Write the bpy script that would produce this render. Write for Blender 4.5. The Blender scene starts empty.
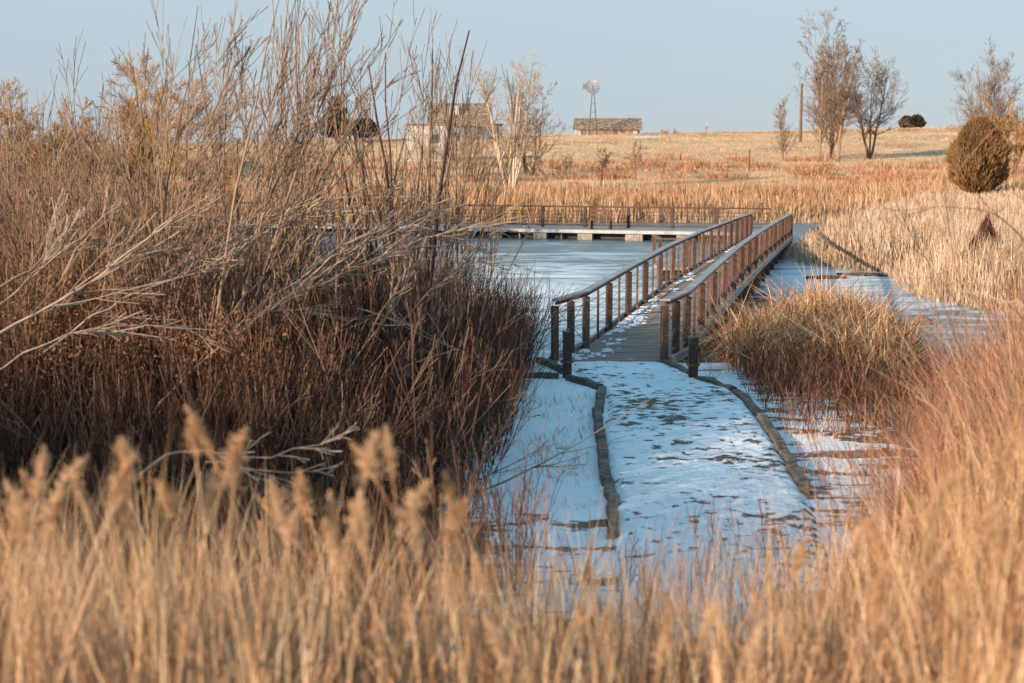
import bpy, math
import numpy as np
from mathutils import Vector

rng = np.random.default_rng(11)
sc = bpy.context.scene
COL = sc.collection

# ------------------------------------------------------------------ camera
F = 1422.2
CAM = np.array([0.0, 0.0, 4.5])
PITCH = math.atan(191.5 / F)
cd = bpy.data.cameras.new('camera')
cd.lens = 50.0
cd.sensor_width = 36.0
cd.clip_start = 0.1
cd.clip_end = 6000
cd.dof.use_dof = True
cd.dof.focus_distance = 30.0
cd.dof.aperture_fstop = 1.9
cam = bpy.data.objects.new('camera', cd)
cam.location = CAM
cam.rotation_euler = (math.pi / 2 - PITCH, 0, 0)
COL.objects.link(cam)
sc.camera = cam
_fw = np.array([0, math.cos(PITCH), -math.sin(PITCH)])
_up = np.array([0, math.sin(PITCH), math.cos(PITCH)])


def ray(px, py):
    return np.array([(px - 512) / F, 0, 0]) + _up * (-(py - 341.5) / F) + _fw


def at(px, py, Y):
    d = ray(px, py)
    return CAM + d * (Y / d[1])


# ------------------------------------------------------------------ noise
def vnoise(x, y, s=0):
    xi = np.floor(x).astype(np.int64); yi = np.floor(y).astype(np.int64)
    fx = x - xi; fy = y - yi
    fx = fx * fx * (3 - 2 * fx); fy = fy * fy * (3 - 2 * fy)

    def h(a, b):
        n = (a * 374761393 + b * 668265263 + s * 1442695041) & 0x7fffffff
        n = ((n ^ (n >> 13)) * 1274126177) & 0x7fffffff
        return ((n ^ (n >> 16)) & 0xffff) / 65535.0
    return (h(xi, yi) * (1 - fx) + h(xi + 1, yi) * fx) * (1 - fy) + (h(xi, yi + 1) * (1 - fx) + h(xi + 1, yi + 1) * fx) * fy


def fbm(x, y, s=0, o=4):
    r = 0; a = 0.5; t = 0
    for i in range(o):
        r = r + a * vnoise(x, y, s + i * 7); t += a
        x = x * 2.03 + 3.1; y = y * 2.03 + 1.7; a *= 0.5
    return r / t


def smooth(t):
    t = np.clip(t, 0, 1)
    return t * t * (3 - 2 * t)


# ------------------------------------------------------------------ terrain
POND = np.array([(0.2, 28.2), (-2.5, 28.0), (-5, 29), (-8, 34), (-12, 44), (-18, 55), (-26, 68), (-36, 80), (-36, 88), (-20, 90.5),
                 (-5, 89.5), (8, 89), (16, 89), (23.5, 88), (22.5, 82), (19, 75.5), (15.4, 68), (12.9, 65), (12.1, 60), (11.9, 56.5), (12.8, 54),
                 (14.2, 52), (13.4, 46.5), (12.9, 43), (14.0, 39.5), (13.7, 36), (12.4, 32), (10.9, 28.5), (9.3, 25.4), (7.8, 25.2),
                 (8.1, 28.5), (8.1, 31.0), (7.3, 32.6), (5.9, 32), (5.1, 30), (4.6, 28), (3.4, 27.0), (2.0, 27.6)])


def sdf(x, y):
    d = np.full(x.shape, 1e9); c = np.zeros(x.shape, bool)
    n = len(POND)
    for i in range(n):
        ax, ay = POND[i]; bx, by = POND[(i + 1) % n]
        ex, ey = bx - ax, by - ay
        wx, wy = x - ax, y - ay
        t = np.clip((wx * ex + wy * ey) / (ex * ex + ey * ey), 0, 1)
        d = np.minimum(d, np.hypot(wx - ex * t, wy - ey * t))
        cond = ((ay > y) != (by > y))
        xin = ax + (y - ay) * ex / (ey if abs(ey) > 1e-9 else 1e-9)
        c ^= cond & (x < xin)
    return np.where(c, -d, d)


def height(x, y):
    x = np.asarray(x, float); y = np.asarray(y, float)
    d = sdf(x, y)
    zn = 0.7 + 2.35 * smooth((12.5 - y) / 11.5)
    zn = zn + np.clip((x - 11) * 0.085, 0, 2.3) * smooth((y - 16) / 12)
    zn = zn + np.clip((-x - 14) * 0.04, 0, 1.0) * smooth((y - 20) / 12)
    ys = [80, 92, 100, 120, 150, 200, 250, 300, 400, 700, 1500, 4000]
    zs = [0.5, 0.7, 1.1, 2.0, 3.4, 5.3, 6.6, 6.8, 6.0, 3.0, -6, -30]
    H = np.interp(y, ys, zs)
    tilt = 0.021 * np.clip(x, -90, 110) * smooth((y - 95) / 150)
    zf = H + tilt + np.clip((x - 20) * 0.05, 0, 1.2) * smooth((130 - y) / 40)
    m = smooth((y - 78) / 18)
    base = zn * (1 - m) + zf * m
    base = base + (fbm(x * 0.12, y * 0.12, 3) - 0.5) * 0.25 * smooth((y - 20) / 40) + (fbm(x * 0.9, y * 0.9, 5) - 0.5) * 0.09
    base = base + (fbm(x * 0.018, y * 0.018, 9, 3) - 0.5) * 1.6 * smooth((y - 120) / 80) * smooth((330 - y) / 60)
    t = smooth((d + 0.9) / 2.6)
    return -0.45 + (base + 0.45) * t


def hz(x, y):
    return float(height(np.array([x]), np.array([y]))[0])


def ground(px, py, lo=4.0, hi=400.0):
    dr = ray(px, py)
    Y = np.geomspace(lo, hi, 4000)
    P = CAM[None] + dr[None] * (Y / dr[1])[:, None]
    h = height(P[:, 0], P[:, 1])
    k = np.argmax(P[:, 2] < h)
    if not (P[:, 2] < h).any():
        k = np.argmin(P[:, 2] - h)
    return P[k]


# ------------------------------------------------------------------ materials
def newmat(name):
    m = bpy.data.materials.new(name); m.use_nodes = True
    nt = m.node_tree; b = nt.nodes['Principled BSDF']
    return m, nt, b


def N(nt, t, **k):
    n = nt.nodes.new(t)
    for a, v in k.items():
        setattr(n, a, v)
    return n


def ramp(nt, stops, interp='LINEAR'):
    r = N(nt, 'ShaderNodeValToRGB'); r.color_ramp.interpolation = interp
    e = r.color_ramp.elements
    while len(e) < len(stops):
        e.new(0.5)
    for i, (p, c) in enumerate(stops):
        e[i].position = p; e[i].color = (*c, 1) if len(c) == 3 else c
    return r


def noise(nt, scale, detail=4, vec=None, rough=0.55, stretch=None):
    n = N(nt, 'ShaderNodeTexNoise'); n.inputs['Scale'].default_value = scale
    n.inputs['Detail'].default_value = detail; n.inputs['Roughness'].default_value = rough
    if vec is None:
        vec = N(nt, 'ShaderNodeTexCoord').outputs['Object']
    if stretch:
        mp = N(nt, 'ShaderNodeMapping'); mp.inputs['Scale'].default_value = stretch
        nt.links.new(vec, mp.inputs['Vector']); vec = mp.outputs[0]
    nt.links.new(vec, n.inputs['Vector'])
    return n


def strand_mat(name, cols, rough=0.75, trans=0.0, spec=0.25, pos_var=None):
    """per-strand colour from the 'rnd' attribute"""
    m, nt, b = newmat(name)
    a = N(nt, 'ShaderNodeAttribute'); a.attribute_name = 'rnd'
    n = len(cols)
    r = ramp(nt, [(i / (n - 1), c) for i, c in enumerate(cols)])
    if pos_var:
        nz = noise(nt, pos_var, 3)
        mm = N(nt, 'ShaderNodeMath', operation='MULTIPLY_ADD'); mm.inputs[1].default_value = 1.6; mm.inputs[2].default_value = -0.8
        nt.links.new(nz.outputs['Fac'], mm.inputs[0])
        ad = N(nt, 'ShaderNodeMath', operation='ADD'); ad.use_clamp = True
        nt.links.new(mm.outputs[0], ad.inputs[0]); nt.links.new(a.outputs['Fac'], ad.inputs[1])
        nt.links.new(ad.outputs[0], r.inputs[0])
    else:
        nt.links.new(a.outputs['Fac'], r.inputs[0])
    nt.links.new(r.outputs[0], b.inputs['Base Color'])
    b.inputs['Roughness'].default_value = rough
    b.inputs['Specular IOR Level'].default_value = spec
    if trans > 0:
        tr = N(nt, 'ShaderNodeBsdfTranslucent'); mx = N(nt, 'ShaderNodeMixShader'); mx.inputs[0].default_value = trans
        nt.links.new(r.outputs[0], tr.inputs['Color'])
        nt.links.new(b.outputs[0], mx.inputs[1]); nt.links.new(tr.outputs[0], mx.inputs[2])
        nt.links.new(mx.outputs[0], nt.nodes['Material Output'].inputs['Surface'])
    return m


def solid_mat(name, c1, c2, scale=3.0, stretch=None, rough=0.8, bump=0.3, bdist=0.01, detail=5, metal=0.0, pos=(0.35, 0.65)):
    m, nt, b = newmat(name)
    nz = noise(nt, scale, detail, stretch=stretch)
    r = ramp(nt, [(pos[0], c1), (pos[1], c2)])
    nt.links.new(nz.outputs['Fac'], r.inputs[0]); nt.links.new(r.outputs[0], b.inputs['Base Color'])
    b.inputs['Roughness'].default_value = rough; b.inputs['Metallic'].default_value = metal
    if bump:
        bp = N(nt, 'ShaderNodeBump'); bp.inputs['Strength'].default_value = bump; bp.inputs['Distance'].default_value = bdist
        nt.links.new(nz.outputs['Fac'], bp.inputs['Height']); nt.links.new(bp.outputs[0], b.inputs['Normal'])
    return m


M = {}
M['straw'] = strand_mat('straw', [(0.26, 0.11, 0.045), (0.56, 0.31, 0.15), (0.76, 0.48, 0.27), (0.86, 0.65, 0.43)], trans=0.25, pos_var=1.1)
M['straw_pale'] = strand_mat('straw_pale', [(0.52, 0.29, 0.15), (0.74, 0.47, 0.26), (0.84, 0.60, 0.39)], trans=0.3)
M['reed'] = strand_mat('reed', [(0.18, 0.08, 0.035), (0.46, 0.25, 0.12), (0.58, 0.35, 0.19), (0.68, 0.48, 0.31)], trans=0.12, pos_var=0.5)
M['reed_pale'] = strand_mat('reed_pale', [(0.24, 0.13, 0.07), (0.52, 0.345, 0.21), (0.62, 0.455, 0.32), (0.70, 0.57, 0.44)], trans=0.12, pos_var=0.6)
M['rust'] = strand_mat('rust', [(0.14, 0.045, 0.02), (0.38, 0.155, 0.075), (0.56, 0.29, 0.155), (0.68, 0.43, 0.27)], trans=0.12, pos_var=0.5)
M['cattail'] = strand_mat('cattail', [(0.16, 0.055, 0.022), (0.52, 0.23, 0.10), (0.78, 0.44, 0.21), (0.86, 0.60, 0.36)], trans=0.12, pos_var=1.6)
M['hillgrass'] = strand_mat('hillgrass', [(0.32, 0.19, 0.10), (0.50, 0.33, 0.18), (0.58, 0.41, 0.25), (0.64, 0.48, 0.31)], trans=0.1, pos_var=0.07)
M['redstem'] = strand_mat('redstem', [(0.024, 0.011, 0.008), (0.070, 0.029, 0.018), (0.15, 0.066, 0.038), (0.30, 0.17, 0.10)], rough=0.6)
M['tanstem'] = strand_mat('tanstem', [(0.09, 0.045, 0.028), (0.20, 0.10, 0.06), (0.30, 0.17, 0.10), (0.42, 0.27, 0.17)], rough=0.65)
M['willow'] = strand_mat('willow', [(0.13, 0.07, 0.045), (0.26, 0.15, 0.10), (0.40, 0.26, 0.18)], rough=0.65)
M['willow_dark'] = strand_mat('willow_dark', [(0.05, 0.028, 0.02), (0.12, 0.065, 0.045), (0.28, 0.16, 0.10)], rough=0.65)
M['palewood'] = strand_mat('palewood', [(0.36, 0.27, 0.20), (0.50, 0.38, 0.28)], rough=0.7)
M['greywood'] = strand_mat('greywood', [(0.22, 0.14, 0.09), (0.40, 0.28, 0.19), (0.55, 0.42, 0.31)], rough=0.7)
M['bark_pale'] = strand_mat('bark_pale', [(0.44, 0.34, 0.25), (0.58, 0.46, 0.35)], rough=0.8)
M['bark'] = strand_mat('bark', [(0.12, 0.075, 0.05), (0.20, 0.13, 0.09)], rough=0.8)
M['redshoot'] = strand_mat('redshoot', [(0.16, 0.06, 0.035), (0.30, 0.13, 0.08), (0.46, 0.28, 0.18)], rough=0.6)
M['twig'] = strand_mat('twig', [(0.13, 0.085, 0.055), (0.25, 0.165, 0.11), (0.36, 0.25, 0.17)], rough=0.8)
M['twig_pale'] = strand_mat('twig_pale', [(0.30, 0.20, 0.13), (0.48, 0.35, 0.24), (0.58, 0.45, 0.32)], rough=0.8)
M['twig_gold'] = strand_mat('twig_gold', [(0.24, 0.12, 0.045), (0.42, 0.22, 0.075), (0.50, 0.29, 0.11)], rough=0.7)
M['brushrust'] = strand_mat('brushrust', [(0.20, 0.09, 0.05), (0.42, 0.20, 0.10), (0.56, 0.31, 0.18)])
M['leaf_rust'] = strand_mat('leaf_rust', [(0.20, 0.07, 0.03), (0.36, 0.14, 0.06), (0.42, 0.2, 0.1)], rough=0.7, trans=0.2)
M['juniper'] = strand_mat('juniper', [(0.07, 0.035, 0.013), (0.23, 0.125, 0.05), (0.38, 0.22, 0.095)], rough=0.8)
M['evergreen'] = strand_mat('evergreen', [(0.030, 0.028, 0.016), (0.055, 0.045, 0.024), (0.10, 0.065, 0.035)], rough=0.85)
M['woodpost'] = solid_mat('wood_post', (0.065, 0.034, 0.022), (0.16, 0.085, 0.055), 6, (6, 6, 0.7), bump=0.4)
nt_ = M['woodpost'].node_tree
oi = N(nt_, 'ShaderNodeObjectInfo'); mr = N(nt_, 'ShaderNodeMapRange'); mr.inputs['To Min'].default_value = 0.6; mr.inputs['To Max'].default_value = 1.45
hs = N(nt_, 'ShaderNodeHueSaturation'); lk = nt_.nodes['Principled BSDF'].inputs['Base Color'].links[0].from_socket
nt_.links.new(oi.outputs['Random'], mr.inputs['Value']); nt_.links.new(mr.outputs[0], hs.inputs['Value']); nt_.links.new(lk, hs.inputs['Color'])
nt_.links.new(hs.outputs[0], nt_.nodes['Principled BSDF'].inputs['Base Color'])
M['wood_dark'] = solid_mat('wood_pile', (0.04, 0.024, 0.018), (0.10, 0.058, 0.038), 6, (6, 6, 0.7), bump=0.4)
M['railtop'] = solid_mat('weathered_rail', (0.22, 0.20, 0.19), (0.36, 0.33, 0.31), 3, (1, 1, 1), bump=0.3, rough=0.6)
M['plank'] = solid_mat('deck_plank', (0.17, 0.115, 0.085), (0.33, 0.23, 0.17), 2.2, (0.5, 7, 1), bump=0.4)
M['steel'] = solid_mat('steel', (0.20, 0.17, 0.15), (0.33, 0.28, 0.25), 8, rough=0.5, metal=0.5, bump=0)
M['rusty'] = solid_mat('rusty_steel', (0.10, 0.05, 0.03), (0.22, 0.10, 0.06), 8, rough=0.6, bump=0)
M['timber'] = solid_mat('timber', (0.04, 0.03, 0.022), (0.20, 0.15, 0.11), 5, (1.2, 1.2, 5), bump=0.6, bdist=0.02)
M['concrete'] = solid_mat('concrete', (0.22, 0.19, 0.155), (0.38, 0.33, 0.28), 4, bump=0.2)
M['black'] = solid_mat('black_float', (0.012, 0.012, 0.013), (0.03, 0.028, 0.026), 4, bump=0.1, rough=0.6)
M['white'] = solid_mat('whitewash', (0.30, 0.30, 0.30), (0.50, 0.48, 0.46), 1.2, bump=0.1, detail=8)
M['roof'] = solid_mat('roof_shingle', (0.07, 0.045, 0.028), (0.34, 0.25, 0.16), 1.6, (1, 1, 3), bump=0.4, bdist=0.05, detail=8)
M['redboard'] = solid_mat('red_board', (0.17, 0.08, 0.05), (0.42, 0.27, 0.20), 1.5, (3, 3, 0.5), bump=0.2)
M['darkglass'] = solid_mat('dark_window', (0.03, 0.04, 0.05), (0.06, 0.07, 0.08), 3, bump=0, rough=0.2)
M['bluewall'] = solid_mat('blue_grey_wall', (0.10, 0.15, 0.17), (0.18, 0.23, 0.25), 3, bump=0.1)
M['teal'] = solid_mat('teal_paint', (0.03, 0.16, 0.18), (0.06, 0.24, 0.26), 3, bump=0.1)
M['frost'] = solid_mat('frosted_board', (0.32, 0.32, 0.315), (0.50, 0.49, 0.48), 2)
M['rock'] = solid_mat('rock', (0.14, 0.08, 0.05), (0.26, 0.17, 0.11), 5, bump=0.5, bdist=0.03)
M['galv'] = solid_mat('galvanised', (0.06, 0.065, 0.065), (0.12, 0.12, 0.115), 3, rough=0.45, metal=0.4, bump=0)
M['galv_rust'] = solid_mat('galvanised_rusty', (0.16, 0.18, 0.18), (0.42, 0.26, 0.18), 1.1, rough=0.5, metal=0.2, bump=0, detail=2)


def snow_material(name, cover, soil_scale=(1, 2.2, 1), scale=2.2):
    m, nt, b = newmat(name)
    n1 = noise(nt, scale, 8, rough=0.62, stretch=soil_scale)
    r = ramp(nt, [(cover - 0.025, (0, 0, 0)), (cover + 0.02, (1, 1, 1))])
    nL = noise(nt, 0.45, 3)
    md = N(nt, 'ShaderNodeMath', operation='MULTIPLY_ADD'); md.inputs[1].default_value = 0.55; md.inputs[2].default_value = -0.265
    nt.links.new(nL.outputs['Fac'], md.inputs[0])
    sm = N(nt, 'ShaderNodeMath', operation='ADD'); nt.links.new(md.outputs[0], sm.inputs[0]); nt.links.new(n1.outputs['Fac'], sm.inputs[1])
    nt.links.new(sm.outputs[0], r.inputs[0])
    n2 = noise(nt, 14, 5)
    soil = ramp(nt, [(0.3, (0.045, 0.025, 0.014)), (0.7, (0.16, 0.095, 0.055))])
    nt.links.new(n2.outputs['Fac'], soil.inputs[0])
    n4 = noise(nt, 1.1, 4)
    sn = ramp(nt, [(0.3, (0.66, 0.68, 0.70)), (0.7, (0.80, 0.81, 0.82))])
    nt.links.new(n4.outputs['Fac'], sn.inputs[0])
    mx = N(nt, 'ShaderNodeMix', data_type='RGBA')
    nt.links.new(r.outputs[0], mx.inputs[0]); nt.links.new(soil.outputs[0], mx.inputs[6]); nt.links.new(sn.outputs[0], mx.inputs[7])
    nt.links.new(mx.outputs[2], b.inputs['Base Color'])
    b.inputs['Roughness'].default_value = 0.75
    n3 = noise(nt, 4.5, 6)
    ad = N(nt, 'ShaderNodeMath', operation='MULTIPLY_ADD'); ad.inputs[1].default_value = 0.8
    nt.links.new(r.outputs[0], ad.inputs[0]); nt.links.new(n3.outputs['Fac'], ad.inputs[2])
    bp = N(nt, 'ShaderNodeBump'); bp.inputs['Strength'].default_value = 0.9; bp.inputs['Distance'].default_value = 0.09
    nt.links.new(ad.outputs[0], bp.inputs['Height']); nt.links.new(bp.outputs[0], b.inputs['Normal'])
    return m


M['pathsnow'] = snow_material('path_snow', 0.41, soil_scale=(1.6, 2.0, 1), scale=3.0)
M['clumpsnow'] = snow_material('clump_snow', 0.2)

# ground: dry-grass soil with snow where the 'snowf' attribute says so
m, nt, b = newmat('ground_soil'); M['ground'] = m
na = noise(nt, 0.06, 6); nb = noise(nt, 1.6, 8, rough=0.7)
nfar = noise(nt, 0.5, 6, stretch=(0.5, 0.12, 1), rough=0.65)
soil = ramp(nt, [(0.36, (0.05, 0.028, 0.016)), (0.5, (0.13, 0.075, 0.042)), (0.64, (0.26, 0.16, 0.09))])
mxn = N(nt, 'ShaderNodeMix', data_type='FLOAT'); mxn.inputs[0].default_value = 0.5
nt.links.new(nb.outputs['Fac'], mxn.inputs[2]); nt.links.new(na.outputs['Fac'], mxn.inputs[3])
nt.links.new(mxn.outputs[0], soil.inputs[0])
fargr = ramp(nt, [(0.34, (0.30, 0.165, 0.08)), (0.5, (0.60, 0.36, 0.18)), (0.66, (0.76, 0.50, 0.28))])
mxf = N(nt, 'ShaderNodeMix', data_type='FLOAT'); mxf.inputs[0].default_value = 0.45
nt.links.new(nfar.outputs['Fac'], mxf.inputs[2]); nt.links.new(na.outputs['Fac'], mxf.inputs[3])
nt.links.new(mxf.outputs[0], fargr.inputs[0])
fa = N(nt, 'ShaderNodeAttribute'); fa.attribute_name = 'grassf'
mx0 = N(nt, 'ShaderNodeMix', data_type='RGBA')
nt.links.new(fa.outputs['Fac'], mx0.inputs[0]); nt.links.new(soil.outputs[0], mx0.inputs[6]); nt.links.new(fargr.outputs[0], mx0.inputs[7])
sa = N(nt, 'ShaderNodeAttribute'); sa.attribute_name = 'snowf'
ns = noise(nt, 1.3, 8, rough=0.65, stretch=(0.8, 1.6, 1))
ad = N(nt, 'ShaderNodeMath', operation='ADD'); nt.links.new(sa.outputs['Fac'], ad.inputs[0]); nt.links.new(ns.outputs['Fac'], ad.inputs[1])
rs = ramp(nt, [(0.98, (0, 0, 0)), (1.0, (1, 1, 1))])
sub = N(nt, 'ShaderNodeMath', operation='MULTIPLY_ADD'); sub.inputs[1].default_value = 1.0; sub.inputs[2].default_value = -0.02
nt.links.new(ad.outputs[0], sub.inputs[0]); nt.links.new(sub.outputs[0], rs.inputs[0])
mx1 = N(nt, 'ShaderNodeMix', data_type='RGBA')
nt.links.new(rs.outputs[0], mx1.inputs[0]); nt.links.new(mx0.outputs[2], mx1.inputs[6]); mx1.inputs[7].default_value = (0.76, 0.78, 0.80, 1)
nt.links.new(mx1.outputs[2], b.inputs['Base Color']); b.inputs['Roughness'].default_value = 0.85
bp = N(nt, 'ShaderNodeBump'); bp.inputs['Strength'].default_value = 0.8; bp.inputs['Distance'].default_value = 0.08
nt.links.new(nb.outputs['Fac'], bp.inputs['Height']); nt.links.new(bp.outputs[0], b.inputs['Normal'])

# ice with wind-blown snow
m, nt, b = newmat('pond_ice'); M['ice'] = m
sn = N(nt, 'ShaderNodeAttribute'); sn.attribute_name = 'snowf'
n1 = noise(nt, 0.33, 8, rough=0.6, stretch=(0.7, 1.9, 1)); n1.inputs['Distortion'].default_value = 1.6
ad = N(nt, 'ShaderNodeMath', operation='ADD'); nt.links.new(sn.outputs['Fac'], ad.inputs[0]); nt.links.new(n1.outputs['Fac'], ad.inputs[1])
r = ramp(nt, [(0.53, (0, 0, 0)), (0.60, (0.5, 0.5, 0.5)), (0.74, (0.95, 0.95, 0.95))]); nt.links.new(ad.outputs[0], r.inputs[0])
n2 = noise(nt, 0.8, 6)
ic = ramp(nt, [(0.3, (0.06, 0.095, 0.10)), (0.7, (0.15, 0.195, 0.20))]); nt.links.new(n2.outputs['Fac'], ic.inputs[0])
mx = N(nt, 'ShaderNodeMix', data_type='RGBA'); nt.links.new(r.outputs[0], mx.inputs[0]); nt.links.new(ic.outputs[0], mx.inputs[6])
mx.inputs[7].default_value = (0.70, 0.72, 0.73, 1)
nt.links.new(mx.outputs[2], b.inputs['Base Color'])
rr = ramp(nt, [(0, (0.34, 0.34, 0.34)), (1, (0.7, 0.7, 0.7))]); nt.links.new(r.outputs[0], rr.inputs[0]); nt.links.new(rr.outputs[0], b.inputs['Roughness'])
n3 = noise(nt, 3, 5)
bp = N(nt, 'ShaderNodeBump'); bp.inputs['Strength'].default_value = 0.25; bp.inputs['Distance'].default_value = 0.03
nt.links.new(n3.outputs['Fac'], bp.inputs['Height']); nt.links.new(bp.outputs[0], b.inputs['Normal'])


# ------------------------------------------------------------------ mesh helpers
def tag(o, label=None, cat=None, group=None, kind=None):
    if label: o['label'] = label
    if cat: o['category'] = cat
    if group: o['group'] = group
    if kind: o['kind'] = kind
    return o


def empty(name, loc, label, cat, group=None, rz=0.0):
    o = bpy.data.objects.new(name, None); COL.objects.link(o)
    o.location = [float(v) for v in loc]; o.rotation_euler = (0, 0, rz); o.empty_display_size = 0.3
    return tag(o, label, cat, group)


def link(name, me, mat, parent=None):
    o = bpy.data.objects.new(name, me); COL.objects.link(o)
    if mat is not None: me.materials.append(mat)
    if parent is not None: o.parent = parent
    return o


def quads_mesh(name, V, Q, rnd=None, smooth_=False):
    me = bpy.data.meshes.new(name)
    V = np.ascontiguousarray(V, np.float32); Q = np.ascontiguousarray(Q, np.int32)
    k = Q.shape[1]
    me.vertices.add(len(V)); me.vertices.foreach_set('co', V.ravel())
    me.loops.add(Q.size); me.loops.foreach_set('vertex_index', Q.ravel())
    me.polygons.add(len(Q)); me.polygons.foreach_set('loop_start', np.arange(0, Q.size, k, dtype=np.int32))
    if rnd is not None:
        a = me.attributes.new('rnd', 'FLOAT', 'POINT'); a.data.foreach_set('value', np.ascontiguousarray(rnd, np.float32))
    if smooth_:
        me.polygons.foreach_set('use_smooth', np.ones(len(Q), bool))
    me.update(calc_edges=True)
    return me


def blades(root, h, w, lean, droop=0.0, segs=4, dirs=None, power=1.7, kink=0.0, rnd=None):
    n = len(root)
    az = rng.uniform(0, 2 * np.pi, n) if dirs is None else dirs
    D = np.stack([np.cos(az), np.sin(az), np.zeros(n)], 1)
    yaw = rng.uniform(0, np.pi, n)
    S = np.stack([np.cos(yaw), np.sin(yaw), np.zeros(n)], 1)
    t = np.linspace(0, 1, segs + 1)
    lean = np.broadcast_to(lean, (n,)); droop = np.broadcast_to(droop, (n,)); w = np.broadcast_to(w, (n,))
    hor = (lean * h)[:, None] * t[None] ** power
    ver = h[:, None] * (t[None] - droop[:, None] * t[None] ** 3)
    if kink > 0:                       # some blades are snapped over
        kk = rng.uniform(0, 1, n) < kink
        tk = rng.uniform(0.4, 0.8, n)
        over = np.clip(t[None] - tk[:, None], 0, 1)
        ver = np.where(kk[:, None], ver - h[:, None] * over * 1.6, ver)
        hor = np.where(kk[:, None], hor + h[:, None] * over * 0.75, hor)
    P = root[:, None, :] + D[:, None, :] * hor[..., None]
    P[:, :, 2] += ver
    ww = (w[:, None] * np.clip(1.05 - t[None] ** 1.6, 0.05, 1) * 0.5)[..., None] * S[:, None, :]
    V = np.stack([P - ww, P + ww], 2).reshape(-1, 3)     # n,(seg+1),2
    b0 = (np.arange(n) * (segs + 1) * 2)[:, None] + (np.arange(segs) * 2)[None]
    Q = np.stack([b0, b0 + 1, b0 + 3, b0 + 2], -1).reshape(-1, 4)
    r = rng.uniform(0, 1, n) if rnd is None else rnd
    return V, Q, np.repeat(r, (segs + 1) * 2), P


def tubes(P, R, sides=3, rnd=None):
    n, k, _ = P.shape
    T = np.empty_like(P); T[:, 1:-1] = P[:, 2:] - P[:, :-2]; T[:, 0] = P[:, 1] - P[:, 0]; T[:, -1] = P[:, -1] - P[:, -2]
    T /= np.linalg.norm(T, axis=2, keepdims=True) + 1e-9
    ref = np.where(np.abs(T[:, :1, 2:3]) > 0.8, np.array([1.0, 0, 0]), np.array([0, 0, 1.0]))
    A = np.cross(T, ref); A /= np.linalg.norm(A, axis=2, keepdims=True) + 1e-9
    B = np.cross(T, A)
    th = np.arange(sides) * 2 * np.pi / sides
    V = P[:, :, None, :] + R[:, :, None, None] * (A[:, :, None, :] * np.cos(th)[None, None, :, None] + B[:, :, None, :] * np.sin(th)[None, None, :, None])
    V = V.reshape(-1, 3)
    base = (np.arange(n) * k * sides)[:, None, None] + (np.arange(k - 1) * sides)[None, :, None]
    j = np.arange(sides)[None, None]; j2 = (np.arange(sides) + 1) % sides
    Q = np.stack([base + j, base + j2[None, None], base + j2[None, None] + sides, base + j + sides], -1).reshape(-1, 4)
    r = rng.uniform(0, 1, n) if rnd is None else rnd
    return V, Q, np.repeat(r, k * sides)


def merge(parts):
    Vs, Qs, Rs = [], [], []; o = 0
    for p in parts:
        Vs.append(p[0]); Qs.append(p[1] + o); Rs.append(p[2]); o += len(p[0])
    return np.concatenate(Vs), np.concatenate(Qs), np.concatenate(Rs)


def unit(v):
    return v / (np.linalg.norm(v, axis=-1, keepdims=True) + 1e-9)


def grow(p0, d0, L, r0, k=6, wob=0.12, up=0.05, taper=0.85, side=None):
    n = len(p0); P = np.empty((n, k, 3)); P[:, 0] = p0; d = unit(d0.copy())
    L = np.broadcast_to(L, (n,)); r0 = np.broadcast_to(r0, (n,))
    for i in range(1, k):
        d = d + rng.normal(0, wob, (n, 3)); d[:, 2] += up
        if side is not None: d = d + side
        d = unit(d); P[:, i] = P[:, i - 1] + d * (L / (k - 1))[:, None]
    R = r0[:, None] * (1 - taper * np.linspace(0, 1, k)[None])
    return P, R


def spawn(P, R, L, M_, tmin, tmax, ang, lf, rf=0.6, k=5, wob=0.12, up=0.05, taper=0.85, side=None):
    n, kk, _ = P.shape
    t = rng.uniform(tmin, tmax, (n, M_)); f = t * (kk - 1); i = np.minimum(f.astype(int), kk - 2); f = (f - i)[..., None]
    I = np.arange(n)[:, None]
    p0 = P[I, i] * (1 - f) + P[I, i + 1] * f
    tg = unit(P[I, i + 1] - P[I, i])
    r0 = (R[I, i] * (1 - f[..., 0]) + R[I, i + 1] * f[..., 0]) * rf
    q = unit(np.cross(tg, rng.normal(0, 1, tg.shape)))
    a = np.radians(rng.normal(ang, ang * 0.25, (n, M_)))[..., None]
    d = tg * np.cos(a) + q * np.sin(a)
    L = np.broadcast_to(L, (n,))
    l = (L[:, None] * lf * (1.15 - 0.7 * t) * rng.uniform(0.6, 1.25, (n, M_)))
    p, r = grow(p0.reshape(-1, 3), d.reshape(-1, 3), l.ravel(), r0.ravel(), k, wob, up, taper, side)
    return p, r, l.ravel()


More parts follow.
